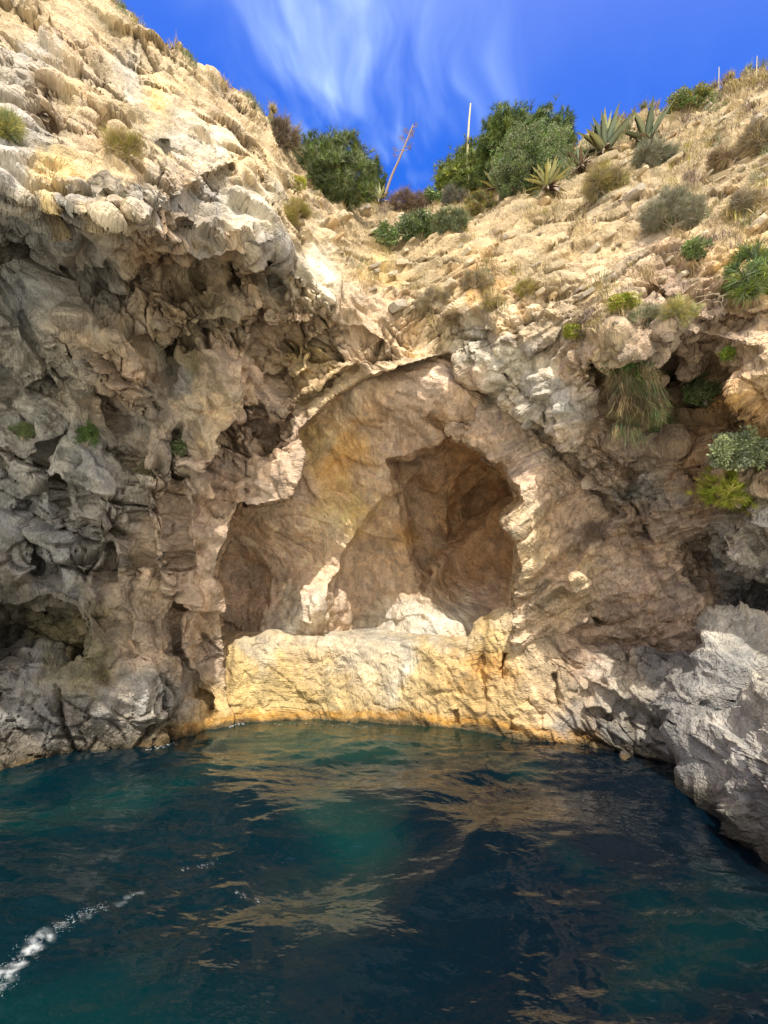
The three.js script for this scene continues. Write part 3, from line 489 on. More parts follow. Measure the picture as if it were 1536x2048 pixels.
// the inside of the grotto
const innerDepth = survey([
  [330, 1000, 10.6], [400, 1200, 10.5], [380, 800, 10.8], [450, 700, 11.2], [560, 760, 11.0], [440, 1000, 10.6], [480, 1150, 12.0], [470, 1280, 11.6], [560, 1050, 10.9], [620, 1000, 10.75], [640, 1080, 11.15], [620, 1140, 11.2], [540, 1200, 11.4], [590, 1240, 10.1], [560, 1265, 10.0], [625, 1215, 10.1], [640, 1270, 10.5], [700, 900, 10.6], [680, 800, 10.3], [700, 700, 10.8], [750, 760, 9.7], [850, 740, 9.5], [800, 850, 10.2], [760, 1000, 10.9], [700, 1150, 11.4], [760, 1240, 12], [900, 850, 9.9], [900, 780, 9.35], [960, 800, 9.5], [960, 700, 10.6], [800, 690, 10.8], [870, 1000, 11.3], [950, 1000, 12.3], [1000, 1100, 12.5], [950, 1190, 12.2], [870, 1215, 10.9], [860, 1260, 10.4], [920, 1250, 10.5], [790, 1250, 11.2], [1000, 950, 11.2], [1080, 900, 10.6], [1120, 1100, 11], [1100, 1300, 11], [600, 700, 11.0], [560, 850, 10.8], [600, 1330, 10.4], [900, 1330, 10.4], [1200, 900, 10.5],
]);
const innerBreaks = breaks([
  { line: [[632, 1290], [642, 1240], [655, 1170], [690, 1095], [745, 1015], [800, 965], [850, 930]], back: 0.5, wide: 16, r0: 30, r1: 170, lip: 0.12 },
  { line: [[600, 1290], [612, 1240], [620, 1180]], back: -0.2, wide: 14, r0: 18, r1: 40 },
  { line: [[770, 915], [820, 903], [860, 895], [885, 870], [930, 885], [990, 925], [1045, 985]], back: 1.7, wide: 16, r0: 120, r1: 340, lip: 0.12, ends: 0.08 },
  { line: [[880, 1180], [885, 1080], [900, 1000], [960, 970]], back: 0.3, wide: 14, r0: 30, r1: 120 },
  { line: [[850, 830], [890, 860], [905, 880]], groove: 0.30, wide: 9 },
  { line: [[690, 905], [720, 960], [700, 1000]], back: 0.15, wide: 16, r0: 20, r1: 70 },
  { line: [[640, 870], [700, 830], [780, 830], [850, 850]], back: 0.12, wide: 14, r0: 20, r1: 80 },
]);
const innerPaint = palette([
  [470, 1100, 'b'], [460, 1250, 'b'], [520, 1200, 'b'], [520, 1050, 'p'], [600, 1000, 'p'], [640, 1060, 'c'], [600, 1120, 'p'], [560, 1180, 'p'], [590, 1240, 'w'], [620, 1210, 'w'], [545, 1265, 'w'], [640, 890, 'y'], [690, 900, 'o'], [690, 940, 'o'], [705, 1000, 'y'], [700, 1040, 'y'], [740, 960, 'p'], [760, 900, 'p'], [700, 800, 't'], [740, 780, 't'], [660, 860, 't'], [800, 820, 'p'], [840, 760, 'p'], [900, 780, 'p'], [860, 880, 'r'], [900, 890, 'r'], [960, 930, 'r'], [780, 1050, 'p'], [620, 960, 'p'], [560, 1100, 'p'], [720, 1080, 'p'], [700, 1150, 'p'], [690, 1200, 'p'], [760, 1150, 'p'], [800, 1090, 'o'], [830, 1000, 'p'], [870, 1080, 'b'], [900, 960, 'r'], [1000, 980, 'r'], [960, 1050, 'r'], [1010, 1150, 'r'], [880, 1150, 'r'], [940, 1120, 'r'], [900, 1050, 'r'], [780, 1230, 'w'], [860, 1240, 'w'], [920, 1240, 'w'], [960, 1220, 'b'], [640, 1170, 'p'], [645, 1230, 'r'], [820, 900, 'p'], [760, 820, 'r'],
]);
const inner = sheet({
  us: range(340, 1180, 156), vs: range(1320, 660, 122), surf: (u, v, o) => { o.px = u; o.py = v; put(o, at(u, v, innerDepth(u, v) + innerBreaks(u, v))); },
  character: () => ({ big: 0.2, block: 0.30, fine: 1.2, size: 0.8, crack: 0.25 }), edge: 3.8,
  paint: (px, py, rgb) => { innerPaint(px, py, rgb); for (let c = 0; c < 3; c++) rgb[c] *= 1.25; },
});
structure(cut(inner, () => 'grotto_wall').grotto_wall, 'warm pinkish back wall of the sea cave with an orange stain', 'cave wall');

// the ledge across the mouth of the grotto
const ledgeTop = [[320, 1300], [440, 1296], [465, 1288], [495, 1280], [525, 1266], [560, 1268], [600, 1276], [650, 1272], [700, 1276], [760, 1292], [800, 1297], [850, 1290], [900, 1286], [940, 1274], [960, 1250], [1000, 1220], [1035, 1212], [1070, 1220], [1090, 1248], [1130, 1256], [1180, 1284], [1250, 1300], [1340, 1304], [1440, 1296]];
function chain(pts, s) { // a point at s = 0..1 of the length of a polyline, corners eased
  const L = [0]; for (let i = 1; i < pts.length; i++) L.push(L[i - 1] + Math.hypot(pts[i][0] - pts[i - 1][0], pts[i][1] - pts[i - 1][1]));
  const f = (q) => { q = clamp(q, 0, 1) * L[L.length - 1]; let i = 1; while (i < L.length - 1 && L[i] < q) i++; const k = (q - L[i - 1]) / (L[i] - L[i - 1]); return [lerp(pts[i - 1][0], pts[i][0], k), lerp(pts[i - 1][1], pts[i][1], k)]; };
  let a = 0, b = 0; for (let k = -3; k <= 3; k++) { const [x, y] = f(s + k * 0.014); a += x / 7; b += y / 7; } return [a, b];
}
const project = (p) => { const y = p.y - EYE.y, f = -p.z * CP + y * SP; return [768 + FOCAL * p.x / f, 1024 - FOCAL * (y * CP + p.z * SP) / f]; };
const ledgeBreaks = breaks([
  { line: [[970, 1300], [960, 1340], [975, 1400], [970, 1440]], groove: 0.15, wide: 5 }, { line: [[1015, 1300], [1000, 1340], [1008, 1370]], groove: 0.24, wide: 5 }, { line: [[1050, 1390], [1080, 1430], [1090, 1470]], groove: 0.24, wide: 7 }, { line: [[1020, 1430], [1028, 1480]], groove: 0.21, wide: 6 }, { line: [[908, 1420], [912, 1460]], groove: 0.18, wide: 5 }, { line: [[1105, 1340], [1120, 1420]], groove: 0.18, wide: 6 },
  { line: [[1160, 1420], [1180, 1350], [1215, 1325]], back: -0.3, wide: 12, r0: 60, r1: 110 }, { line: [[1180, 1350], [1240, 1380], [1270, 1420]], back: 0.25, wide: 14, r0: 30, r1: 80 }, { line: [[770, 1300], [792, 1325], [800, 1400]], groove: 0.12, wide: 8 },
]);
const ledgePaint = palette([
  [460, 1300, 's'], [520, 1290, 'w'], [600, 1300, 'c'], [560, 1350, 's'], [480, 1340, 'y'], [650, 1340, 's'], [700, 1290, 'w'], [760, 1290, 'w'], [790, 1320, 'w'], [780, 1370, 'w'], [700, 1380, 'y'], [600, 1400, 'y'], [560, 1320, 'y'], [680, 1320, 'c'], [740, 1410, 's'], [500, 1400, 'y'], [850, 1320, 'y'], [830, 1380, 's'], [900, 1330, 's'], [950, 1330, 'o'], [970, 1350, 'o'], [985, 1320, 'o'], [1000, 1260, 'y'], [1020, 1230, 'c'], [960, 1270, 'y'], [1050, 1240, 'c'], [1050, 1310, 'c'], [920, 1390, 's'], [1000, 1400, 's'], [1080, 1340, 'c'], [1100, 1300, 'c'], [1150, 1320, 'p'], [1180, 1300, 'p'], [1100, 1400, 'c'], [1230, 1310, 'p'], [1300, 1320, 'd'], [1230, 1360, 'w'], [1230, 1420, 'g'], [1300, 1430, 'd'], [1200, 1450, 'd'], [1380, 1400, 'd'], [780, 1265, 'w'], [650, 1262, 'w'], [900, 1262, 'w'],
]);
const ledgeProfiles = new Map();
const ledge = sheet({
  us: range(335, 1440, 184), vs: range(0, 1, 80),
  surf: (px, s, o) => {
    if (!ledgeProfiles.has(px)) {
      const wl = along(shore, px), w = at(px, wl, seaDepth(px, wl)), run = lerp(0.42, 1.1, smooth(1080, 1230, px)), m = Math.hypot(w.x, w.z), dx = w.x / m, dz = w.z / m;
      const t = seaDepth(px, wl), hide = 0.02 * Math.max(0, 462 - px), H = at(px, along(ledgeTop, px), t + run).y, fl = lerp(1.5, 1.35, smooth(1050, 1150, px)) + 0.05 * Math.sin(px / 40), mound = smooth(930, 975, px) * smooth(1120, 1080, px);
      ledgeProfiles.set(px, { w, dx, dz, hide, pts: [[-0.25, -0.9], [-0.06, -0.12], [0.0, 0.08], [run * 0.25, H * 0.45], [run * 0.5, H * 0.78], [run * 0.85, H * 0.97], [run + 0.25 + 0.25 * mound, H], [run + 0.75 + 0.35 * mound, Math.min(H, fl + 0.02) + 0.0], [run + 1.6, fl], [run + 3.6, fl + 0.14]] });
    }
    const q = ledgeProfiles.get(px), [r0, y] = chain(q.pts, s < 0.78 ? s * 0.62 / 0.78 : 0.62 + (s - 0.78) * 0.38 / 0.22), r = r0 + q.hide, p = new THREE.Vector3(q.w.x + q.dx * r, y, q.w.z + q.dz * r);
    const [a, b] = project(p); o.px = a; o.py = b;
    const d = y > 0.05 ? ledgeBreaks(a, b) : 0; p.x += q.dx * d; p.z += q.dz * d; put(o, p);
  },
  character: (px) => ({ big: 0.10, block: lerp(0.22, 0.6, smooth(1080, 1180, px)), fine: 1.35, size: 0.8, crack: lerp(0.35, 1, smooth(960, 1100, px)) }), edge: 3.2,
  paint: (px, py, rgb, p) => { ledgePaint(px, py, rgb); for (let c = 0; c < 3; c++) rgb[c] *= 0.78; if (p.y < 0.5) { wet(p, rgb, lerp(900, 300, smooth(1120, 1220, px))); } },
});
structure(cut(ledge, () => 'rock_ledge').rock_ledge, 'sunlit golden rock ledge across the foot of the cave', 'rock ledge');

// ---------------------------------------------------------------- boulders at the right edge: closed lumps
function boulder(name, label, { outline, centre, depth, bulge, paint, seed = 0, character, category = 'boulder', group, scale }) {
  const n = outline.length; let total = 0; const seg = outline.map((a, i) => { const b = outline[(i + 1) % n], l = Math.hypot(a[0] - b[0], a[1] - b[1]); total += l; return l; });
  const rim = (k) => { let q = (((k % 1) + 1) % 1) * total, i = 0; while (q > seg[i] && i < n - 1) q -= seg[i++]; const a = outline[i], b = outline[(i + 1) % n]; return [lerp(a[0], b[0], q / seg[i]), lerp(a[1], b[1], q / seg[i])]; };
  const soft = (k) => { let x = 0, y = 0; for (let i = -2; i <= 2; i++) { const [a, b] = rim(k + i * 0.004); x += a / 5; y += b / 5; } return [x, y]; };
  const g = sheet({
    us: range(0, 1, 150), vs: range(0.004, 0.996, 80).reverse(),
    surf: (u, v, o) => { const a = v * Math.PI, rho = Math.sin(a) ** 0.8, [ex, ey] = soft(u); o.px = lerp(centre[0], ex, rho); o.py = lerp(centre[1], ey, rho); put(o, at(o.px, o.py, depth(o.px, o.py) - bulge * Math.cos(a) * (v < 0.5 ? 1 : 0.8))); },
    scale: (px, py, v) => (px > 1576 ? 4 : 1) * (v > 0.55 ? 4 : 1), character, paint, shift: seed,
  });
  const mesh = cut(g, () => name)[name]; mesh.name = numbered(name); mesh.userData = { label, category }; group ??= 'boulders at the right edge'; if (group) mesh.userData.group = group; scene.add(mesh); return mesh;
}
const greyPaint = palette([[1340, 1400, 'd'], [1400, 1330, 'd'], [1450, 1260, 'w'], [1520, 1250, 'w'], [1480, 1300, 'd'], [1420, 1400, 'd'], [1500, 1400, 'g'], [1520, 1350, 'w'], [1380, 1500, 'd'], [1450, 1480, 'g'], [1536, 1500, 'g'], [1450, 1580, 'g'], [1536, 1600, 'd'], [1500, 1680, 'a'], [1480, 1660, 'd'], [1650, 1500, 'd'], [1650, 1300, 'g']]);
const wetPaint = (px, py, rgb, p) => { greyPaint(px, py, rgb); for (let c = 0; c < 3; c++) rgb[c] *= 0.9; const e = p.y + 0.1 * noise(p.x * 3, 1.1, p.z * 3), k = smooth(0.32, 0.05, e), o = smooth(0.2, 0.5, noise(p.x * 2.2, 5.1, p.z * 2.2)); rgb[0] = lerp(rgb[0], lerp(0.06, 0.22, o), k); rgb[1] = lerp(rgb[1], lerp(0.055, 0.13, o), k); rgb[2] = lerp(rgb[2], 0.04, k); };
boulder('boulder', 'pale grey boulder at the right edge, sunlit on its rounded top, behind the nearer one', {
  outline: [[1325, 1394], [1343, 1372], [1378, 1344], [1392, 1304], [1413, 1266], [1453, 1245], [1508, 1235], [1560, 1218], [1700, 1215], [1800, 1330], [1800, 1560], [1640, 1640], [1480, 1600], [1380, 1560], [1345, 1500], [1340, 1440]], centre: [1520, 1400],
  depth: (px, py) => lerp(6.2, 6.3, (px - 1340) / 300) - 0.0012 * (py - 1400), bulge: 0.75, paint: wetPaint, seed: 11, character: () => ({ big: 0.25, block: 0.55, fine: 1.1, size: 0.7 }),
});
boulder('boulder', 'rough grey boulder nearest the viewer, cut off by the right edge above the dark water', {
  outline: [[1343, 1449], [1370, 1433], [1413, 1419], [1458, 1402], [1488, 1368], [1540, 1336], [1640, 1300], [1860, 1330], [1960, 1560], [1900, 1860], [1700, 1850], [1600, 1790], [1536, 1746], [1478, 1694], [1438, 1668], [1396, 1622], [1366, 1576], [1346, 1530], [1338, 1490]], centre: [1600, 1560],
  depth: (px, py) => lerp(5.6, 4.2, smooth(1340, 1700, px)) - 0.0025 * (py - 1500), bulge: 0.6, paint: wetPaint, seed: 3, character: () => ({ big: 0.2, block: 0.6, fine: 0.95, size: 0.6 }),
});

// ---------------------------------------------------------------- the sea
const wakeLine = [[-40, 1985], [30, 1935], [75, 1890], [170, 1835], [290, 1772]];
const swell = (x, z) => {
  const wx = x + 0.5 * noise(x * 0.35, 1.2, z * 0.35), wz = z + 0.5 * noise(x * 0.35, 8.2, z * 0.35), calm = smooth(-9.2, -6.5, z), amp = lerp(0.35, 1, calm);
  let h = amp * (0.040 * Math.sin(wz * 2.3 - wx * 0.9 + 1.1) + 0.026 * Math.sin(wz * 3.1 + wx * 1.9 + 0.6)) + amp * 0.06 * fbm(x * 0.6, 2.2, z * 0.75, 2);
  h += amp * 0.030 * ridge(wx * 0.9 + 3, 4.4, wz * 1.3, 2);
  const gust = 0.35 + 0.65 * smooth(-0.25, 0.45, fbm(x * 0.45 + 5, 5.5, z * 0.6, 2));
  h += gust * (0.024 * fbm(x * 2.2, 6.1, z * 4.2, 2) + 0.009 * ridge(x * 5 + z, 7.7, z * 9, 2) + 0.004 * noise(x * 13, 3.9, z * 22));
  return h - 0.03;
};
{
  const nc = 430, nr = 400, N = nc * nr, pos = new Float32Array(N * 3), col = new Float32Array(N * 3), uv = new Float32Array(N * 2);
  for (let j = 0; j < nr; j++) for (let i = 0; i < nc; i++) {
    const o = j * nc + i, r = 1.3 * Math.pow(12.5 / 1.3, j / (nr - 1)), a = lerp(-1.15, 1.15, i / (nc - 1)), x = r * Math.sin(a), z = -r * Math.cos(a), y = swell(x, z);
    pos[o * 3] = x; pos[o * 3 + 1] = y; pos[o * 3 + 2] = z; uv[o * 2] = x; uv[o * 2 + 1] = z;
    // turbid blue-green water: milkier over the pale shelf in front of the ledge and in drifting clouds
    const shelf = smooth(-6.2, -8.6, z) * smooth(3.4, 1.5, Math.abs(x + 0.4)), cloud = smooth(-0.1, 0.6, fbm(x * 0.5 + 2, 1.7, z * 0.5, 3));
    const left = smooth(2.5, -2.5, x); col[o * 3] = 0.0006 + 0.010 * shelf + 0.0004 * cloud; col[o * 3 + 1] = 0.0052 + 0.018 * shelf + 0.012 * cloud + 0.005 * left; col[o * 3 + 2] = 0.011 + 0.005 * shelf + 0.007 * cloud + 0.005 * left;
  }
  for (let o = 0; o < N; o++) {                                                          // a lacy film of foam where a wave has broken
    const [px, py] = project(new THREE.Vector3(pos[o * 3], 0, pos[o * 3 + 2])), d = Math.abs(sideOf(wakeLine, px, py)), m = smooth(1, 0.1, d / lerp(28, 6, ALONG)) * smooth(-0.15, 0.25, noise(px / 30, py / 16, 4.4)); if (m < 0.02) continue;
    facet(pos[o * 3] * 17, 1.5, pos[o * 3 + 2] * 17, 33, 0, 4); const f = 0.42 * m * smooth(0.30, 0.05, EDGE) + 0.06 * m;
    col[o * 3] += 0.8 * f; col[o * 3 + 1] += 0.85 * f; col[o * 3 + 2] += 0.87 * f;
  }
  const id = []; for (let j = 0; j + 1 < nr; j++) for (let i = 0; i + 1 < nc; i++) { const o = j * nc + i; id.push(o, o + 1, o + nc, o + 1, o + nc + 1, o + nc); }
  const g = new THREE.BufferGeometry(); g.setAttribute('position', new THREE.BufferAttribute(pos, 3)); g.setAttribute('color', new THREE.BufferAttribute(col, 3)); g.setAttribute('uv', new THREE.BufferAttribute(uv, 2)); g.setIndex(id); g.computeVertexNormals();
  const M = 512, d = new Uint8Array(M * M * 4);                                           // wind ripples, too fine for the mesh
  for (let j = 0; j < M; j++) for (let i = 0; i < M; i++) { const x = i / M * 2.4, y = j / M * 2.4, w = 0.12 * noise(x * 2.5, y * 2.5, 3.1), v = 0.5 + 0.22 * ridge((x + w) * 4.2, (y + w) * 8.5, 1.3, 2) + 0.16 * fbm((x - w) * 11, y * 21, 6.2, 2) + 0.08 * noise(x * 30, y * 52, 2.2), o = (j * M + i) * 4; d[o] = d[o + 1] = d[o + 2] = clamp(v, 0, 1) * 255; d[o + 3] = 255; }
  const ripple = new THREE.DataTexture(d, M, M); ripple.wrapS = ripple.wrapT = THREE.MirroredRepeatWrapping; ripple.magFilter = THREE.LinearFilter; ripple.repeat.set(1 / 2.4, 1 / 2.4); ripple.needsUpdate = true;
  const sea = new THREE.Mesh(g, new THREE.MeshPhysicalMaterial({ name: 'sea_water', vertexColors: true, roughness: 0.04, ior: 1.35, bumpMap: ripple, bumpScale: 0.0065 })); sea.name = 'water'; sea.receiveShadow = true;
  structure(sea, 'deep blue green sea with ripples filling the small bay', 'water');
}

// ---------------------------------------------------------------- plants
const UP = new THREE.Vector3(0, 1, 0);
const leafMat = (name, extra = {}) => new THREE.MeshStandardMaterial({ name, color: 0xffffff, roughness: 0.75, side: THREE.DoubleSide, vertexColors: true, ...extra });
const plantMat = leafMat('leaves');
function soup(tris, cols) { // flat triangles with a tone per vertex
  const g = new THREE.BufferGeometry(); g.setAttribute('position', new THREE.Float32BufferAttribute(tris, 3)); g.setAttribute('color', new THREE.Float32BufferAttribute(cols, 3)); g.computeVertexNormals(); return g;
}
// a tuft of thin bent blades, 1 unit high, growing from the origin
function bladeTuft(n, spread, width, droop, seed, root = 0.12) {
  const r = rng(seed), T = [], C = [];
  for (let i = 0; i < n; i++) {
    const a = r() * 6.283, s = spread * (0.25 + 0.75 * r()), L = 0.6 + 0.4 * r(), bx = root * (r() - 0.5) * 2, bz = root * (r() - 0.5) * 2, w = width * (0.6 + 0.6 * r()), px = -Math.sin(a) * w, pz = Math.cos(a) * w, c = 0.75 + 0.4 * r();
    const pt = (k) => [bx + Math.cos(a) * s * L * k * k * 0.9, L * k - droop * L * k * k * s, bz + Math.sin(a) * s * L * k * k * 0.9];
    const A = pt(0), B = pt(0.5), D = pt(1), q = (v, k) => [v[0] + px * k, v[1], v[2] + pz * k];
    T.push(...q(A, -1), ...q(A, 1), ...q(B, 0.8), ...q(A, -1), ...q(B, 0.8), ...q(B, -0.8), ...q(B, -0.8), ...q(B, 0.8), ...D);
    for (let k = 0; k < 9; k++) { const t = c * (k < 2 || k === 3 ? 0.75 : 1); C.push(t, t, t); }
  }
  return soup(T, C);
}
// a sprig of small folded leaves about the origin, 1 unit across
function sprig(n, leaf, seed) {
  const r = rng(seed), T = [], C = [], d = new THREE.Vector3(), s = new THREE.Vector3(), u = new THREE.Vector3();
  for (let i = 0; i < n; i++) {
    d.set(r() - 0.5, r() * 0.9 - 0.25, r() - 0.5).normalize(); s.crossVectors(d, new THREE.Vector3(r() - 0.5, r() - 0.5, r() - 0.5)).normalize(); u.crossVectors(s, d);
    const o = d.clone().multiplyScalar(0.12 + 0.3 * r()), L = leaf * (0.7 + 0.6 * r()), w = L * 0.3, c = 0.72 + 0.5 * r();
    const tip = o.clone().addScaledVector(d, L), mid = o.clone().addScaledVector(d, L * 0.45).addScaledVector(u, L * 0.08), a = mid.clone().addScaledVector(s, w), b = mid.clone().addScaledVector(s, -w);
    for (const v of [o, a, tip, o, tip, b]) { T.push(v.x, v.y, v.z); C.push(c, c, c); }
  }
  return soup(T, C);
}
const GEO = {
  dry: [0, 1, 2].map((i) => bladeTuft(16, 0.9, 0.011, 0.25, 40 + i, 0.2)), grass: [0, 1, 2].map((i) => bladeTuft(9, 0.8, 0.018, 0.3, 50 + i, 0.3)), needle: [0, 1].map((i) => bladeTuft(14, 1.5, 0.035, 0.2, 60 + i, 0.1)),
  leafy: [0, 1].map((i) => sprig(12, 0.42, 70 + i)), small: [0, 1].map((i) => sprig(18, 0.26, 80 + i)), twig: [0, 1].map((i) => bladeTuft(11, 1.3, 0.016, 0.0, 90 + i, 0.25)),
};
const dummy = new THREE.Object3D(), qa = new THREE.Quaternion(), va = new THREE.Vector3(), ca = new THREE.Color();
function instanced(name, geo, list, parent, mat = plantMat) { // list of { p, dir, s, c, turn }
  const m = new THREE.InstancedMesh(geo, mat, list.length); m.name = name; m.castShadow = m.receiveShadow = true;
  list.forEach((e, i) => {
    qa.setFromUnitVectors(UP, va.copy(e.dir).normalize()); dummy.quaternion.copy(qa).multiply(new THREE.Quaternion().setFromAxisAngle(UP, e.turn)); dummy.position.copy(e.p); dummy.scale.set(e.sx ?? e.s, e.s, e.sz ?? e.sx ?? e.s); dummy.updateMatrix(); m.setMatrixAt(i, dummy.matrix);
    m.setColorAt(i, ca.setRGB(e.c[0], e.c[1], e.c[2]));
  });
  (parent ?? scene).add(m); return m;
}
function thing(name, label, category, p, group) { const o = new THREE.Group(); o.name = numbered(name); o.position.copy(p); o.userData = { label, category }; if (group) o.userData.group = group; scene.add(o); return o; }
const barkMat = new THREE.MeshStandardMaterial({ name: 'bark', color: new THREE.Color(0.20, 0.145, 0.10), roughness: 0.95, bumpMap: grain, bumpScale: 0.02 });
const twigMat = new THREE.MeshStandardMaterial({ name: 'dry_twig', color: new THREE.Color(0.42, 0.34, 0.24), roughness: 0.9 });
function limb(points, r0, r1, sides = 6) { // a tapered, bent limb
  const c = new THREE.CatmullRomCurve3(points), n = Math.max(4, points.length * 3), g = new THREE.TubeGeometry(c, n, 1, sides, false), P = g.attributes.position, q = new THREE.Vector3();
  for (let i = 0; i <= n; i++) { c.getPointAt(i / n, q); const r = lerp(r0, r1, i / n); for (let k = 0; k <= sides; k++) { const o = i * (sides + 1) + k; P.setXYZ(o, q.x + (P.getX(o) - q.x) * r, q.y + (P.getY(o) - q.y) * r, q.z + (P.getZ(o) - q.z) * r); } }
  g.computeVertexNormals(); return g;
}
function joined(list) { let n = 0, m = 0; for (const g of list) { n += g.attributes.position.count; m += g.index.count; } const P = new Float32Array(n * 3), N = new Float32Array(n * 3), U = new Float32Array(n * 2), I = new Uint32Array(m); let a = 0, b = 0; for (const g of list) { P.set(g.attributes.position.array, a * 3); N.set(g.attributes.normal.array, a * 3); U.set(g.attributes.uv.array, a * 2); for (let i = 0; i < g.index.count; i++) I[b + i] = g.index.array[i] + a; a += g.attributes.position.count; b += g.index.count; } const g = new THREE.BufferGeometry(); g.setAttribute('position', new THREE.BufferAttribute(P, 3)); g.setAttribute('normal', new THREE.BufferAttribute(N, 3)); g.setAttribute('uv', new THREE.BufferAttribute(U, 2)); g.setIndex(new THREE.BufferAttribute(I, 1)); return g; }
const part = (name, geo, mat, parent) => { const m = new THREE.Mesh(geo, mat); m.name = name; m.castShadow = m.receiveShadow = true; parent.add(m); return m; };
const TONE = { // base colours of leaves: two ends of a range
  pine: [[0.096, 0.149, 0.032], [0.228, 0.271, 0.049]], dark: [[0.056, 0.099, 0.029], [0.136, 0.2, 0.048]], olive: [[0.123, 0.16, 0.072], [0.261, 0.304, 0.138]], green: [[0.08, 0.152, 0.04], [0.192, 0.304, 0.072]], greyGreen: [[0.13, 0.163, 0.098], [0.26, 0.299, 0.169]], lime: [[0.2, 0.26, 0.02], [0.42, 0.46, 0.035]], pale: [[0.16, 0.2, 0.09], [0.34, 0.37, 0.17]], straw: [[0.3, 0.22, 0.1], [0.52, 0.41, 0.21]], grey: [[0.19, 0.17, 0.12], [0.33, 0.29, 0.2]], brown: [[0.14, 0.09, 0.05], [0.3, 0.21, 0.12]], mauve: [[0.17, 0.12, 0.1], [0.33, 0.25, 0.2]], yellow: [[0.3, 0.27, 0.05], [0.5, 0.44, 0.11]], blue: [[0.078, 0.104, 0.098], [0.182, 0.215, 0.182]] };
const tone = (name, k, r) => { const [a, b] = TONE[name]; k = clamp(k, 0, 1); const j = 0.85 + 0.3 * r(); return [lerp(a[0], b[0], k) * j, lerp(a[1], b[1], k) * j, lerp(a[2], b[2], k) * j]; };
// leaves scattered through lumpy lobes
function crown(lobes, n, geo, tones, size, seed, { out = 0.8, hollow = 0.45, lump = 0.5, droop = 0 } = {}) {
  const r = rng(seed), list = [], vol = lobes.map((l) => l.r[0] * l.r[1] * l.r[2]), sum = vol.reduce((a, b) => a + b, 0), d = new THREE.Vector3();
  for (let guard = 0; list.length < n && guard < n * 6; guard++) {
    let q = r() * sum, i = 0; while (i < lobes.length - 1 && q > vol[i]) q -= vol[i++]; const l = lobes[i];
    d.set(r() * 2 - 1, r() * 2 - 1, r() * 2 - 1); const m = d.length(); if (m > 1 || m < 0.05) continue; d.divideScalar(m);
    const bump = fbm(d.x * 1.8 + l.c.x * 3, d.y * 1.8 + l.c.y * 3, d.z * 1.8 + seed, 3), k = Math.pow(r(), 0.4), rad = (hollow + (1 - hollow) * k) * (1 + lump * bump);
    const p = new THREE.Vector3(l.c.x + d.x * l.r[0] * rad, l.c.y + d.y * l.r[1] * rad, l.c.z + d.z * l.r[2] * rad);
    if (noise(p.x * 3.1 / size * 0.2, p.y * 3.1 / size * 0.2, p.z * 3.1 / size * 0.2 + seed) < -0.12) continue;
    const t = tones[Math.floor(r() * tones.length)];
    list.push({ p, dir: new THREE.Vector3(d.x * out + (r() - 0.5) * 0.7, d.y * out + 0.55 - droop + (r() - 0.5) * 0.5, d.z * out + (r() - 0.5) * 0.7), s: size * (0.65 + 0.7 * r()), c: tone(t, 0.45 + 0.9 * noise(p.x * 2.2 / size * 0.25, p.y * 2.2 / size * 0.25, p.z * 2.2 / size * 0.25 - seed) + 0.25 * (r() - 0.5), r), turn: r() * 6.28 });
  }
  return list;
}
const metres = (px, f) => px * f / FOCAL;

// trees on the ridge
function tree(label, base, lobesPx, { tones, n, size, geo = GEO.needle, back = 1.2, seed, trunkR = 0.12 }) {
  const s = spot(base[0], base[1]), f = s.f + back, foot = at(base[0], base[1], f), o = thing('tree', label, 'tree', foot, 'trees on the ridge');
  const lobes = lobesPx.map(([x, y, rx, ry, dz = 0]) => ({ c: at(x, y, f + dz).sub(foot), r: [metres(rx, f), metres(ry, f), metres((rx + ry) / 2, f)] }));
  const tubes = [], root = new THREE.Vector3(0, -0.6, 0), r = rng(seed + 5);
  const fork = lobes.reduce((a, l) => a.add(l.c), new THREE.Vector3()).divideScalar(lobes.length).multiplyScalar(0.45); tubes.push(limb([root, fork.clone().multiplyScalar(0.5).add(new THREE.Vector3(0.1, 0, 0.05)), fork], trunkR, trunkR * 0.7, 8));
  const tr = part('trunk', joined(tubes), barkMat, o);
  for (const l of lobes) for (let k = 0; k < 2; k++) { const e = l.c.clone().add(new THREE.Vector3((r() - 0.5) * l.r[0], (r() - 0.2) * l.r[1], (r() - 0.5) * l.r[2])); part('limb', limb([fork, fork.clone().lerp(e, 0.5).add(new THREE.Vector3((r() - 0.5) * 0.2, 0.1, 0)), e], trunkR * 0.6, 0.02), barkMat, tr); }
  instanced('crown', geo[0], crown(lobes, n, geo[0], tones, size, seed, { hollow: 0.4, lump: 0.85 }), o);
  return o;
}
tree('dense dark green tree on the ridge, left of the leaning dry stalk', [680, 402], [[655, 328, 40, 36], [690, 318, 40, 36, 0.3], [675, 362, 54, 36, -0.5], [718, 354, 28, 38, 0.2], [618, 318, 26, 30, 0.4]], { tones: ['green', 'olive', 'pine', 'olive', 'greyGreen'], n: 3400, size: 0.26, seed: 11, back: 0.9 });
tree('small round tree close against the foot of the leaning dry stalk', [748, 400], [[746, 362, 20, 26], [735, 380, 20, 20], [756, 385, 14, 16]], { tones: ['dark', 'green', 'olive'], n: 1300, size: 0.24, seed: 12, back: 1.4, trunkR: 0.07 });
tree('yellow green tree standing behind the tall upright stalk', [925, 402], [[905, 352, 30, 38], [945, 335, 38, 36, 0.3], [965, 350, 30, 40], [890, 380, 22, 22], [930, 375, 44, 24, -0.3]], { tones: ['pine', 'pine', 'lime'], n: 4200, size: 0.24, seed: 13, back: 1.5 });
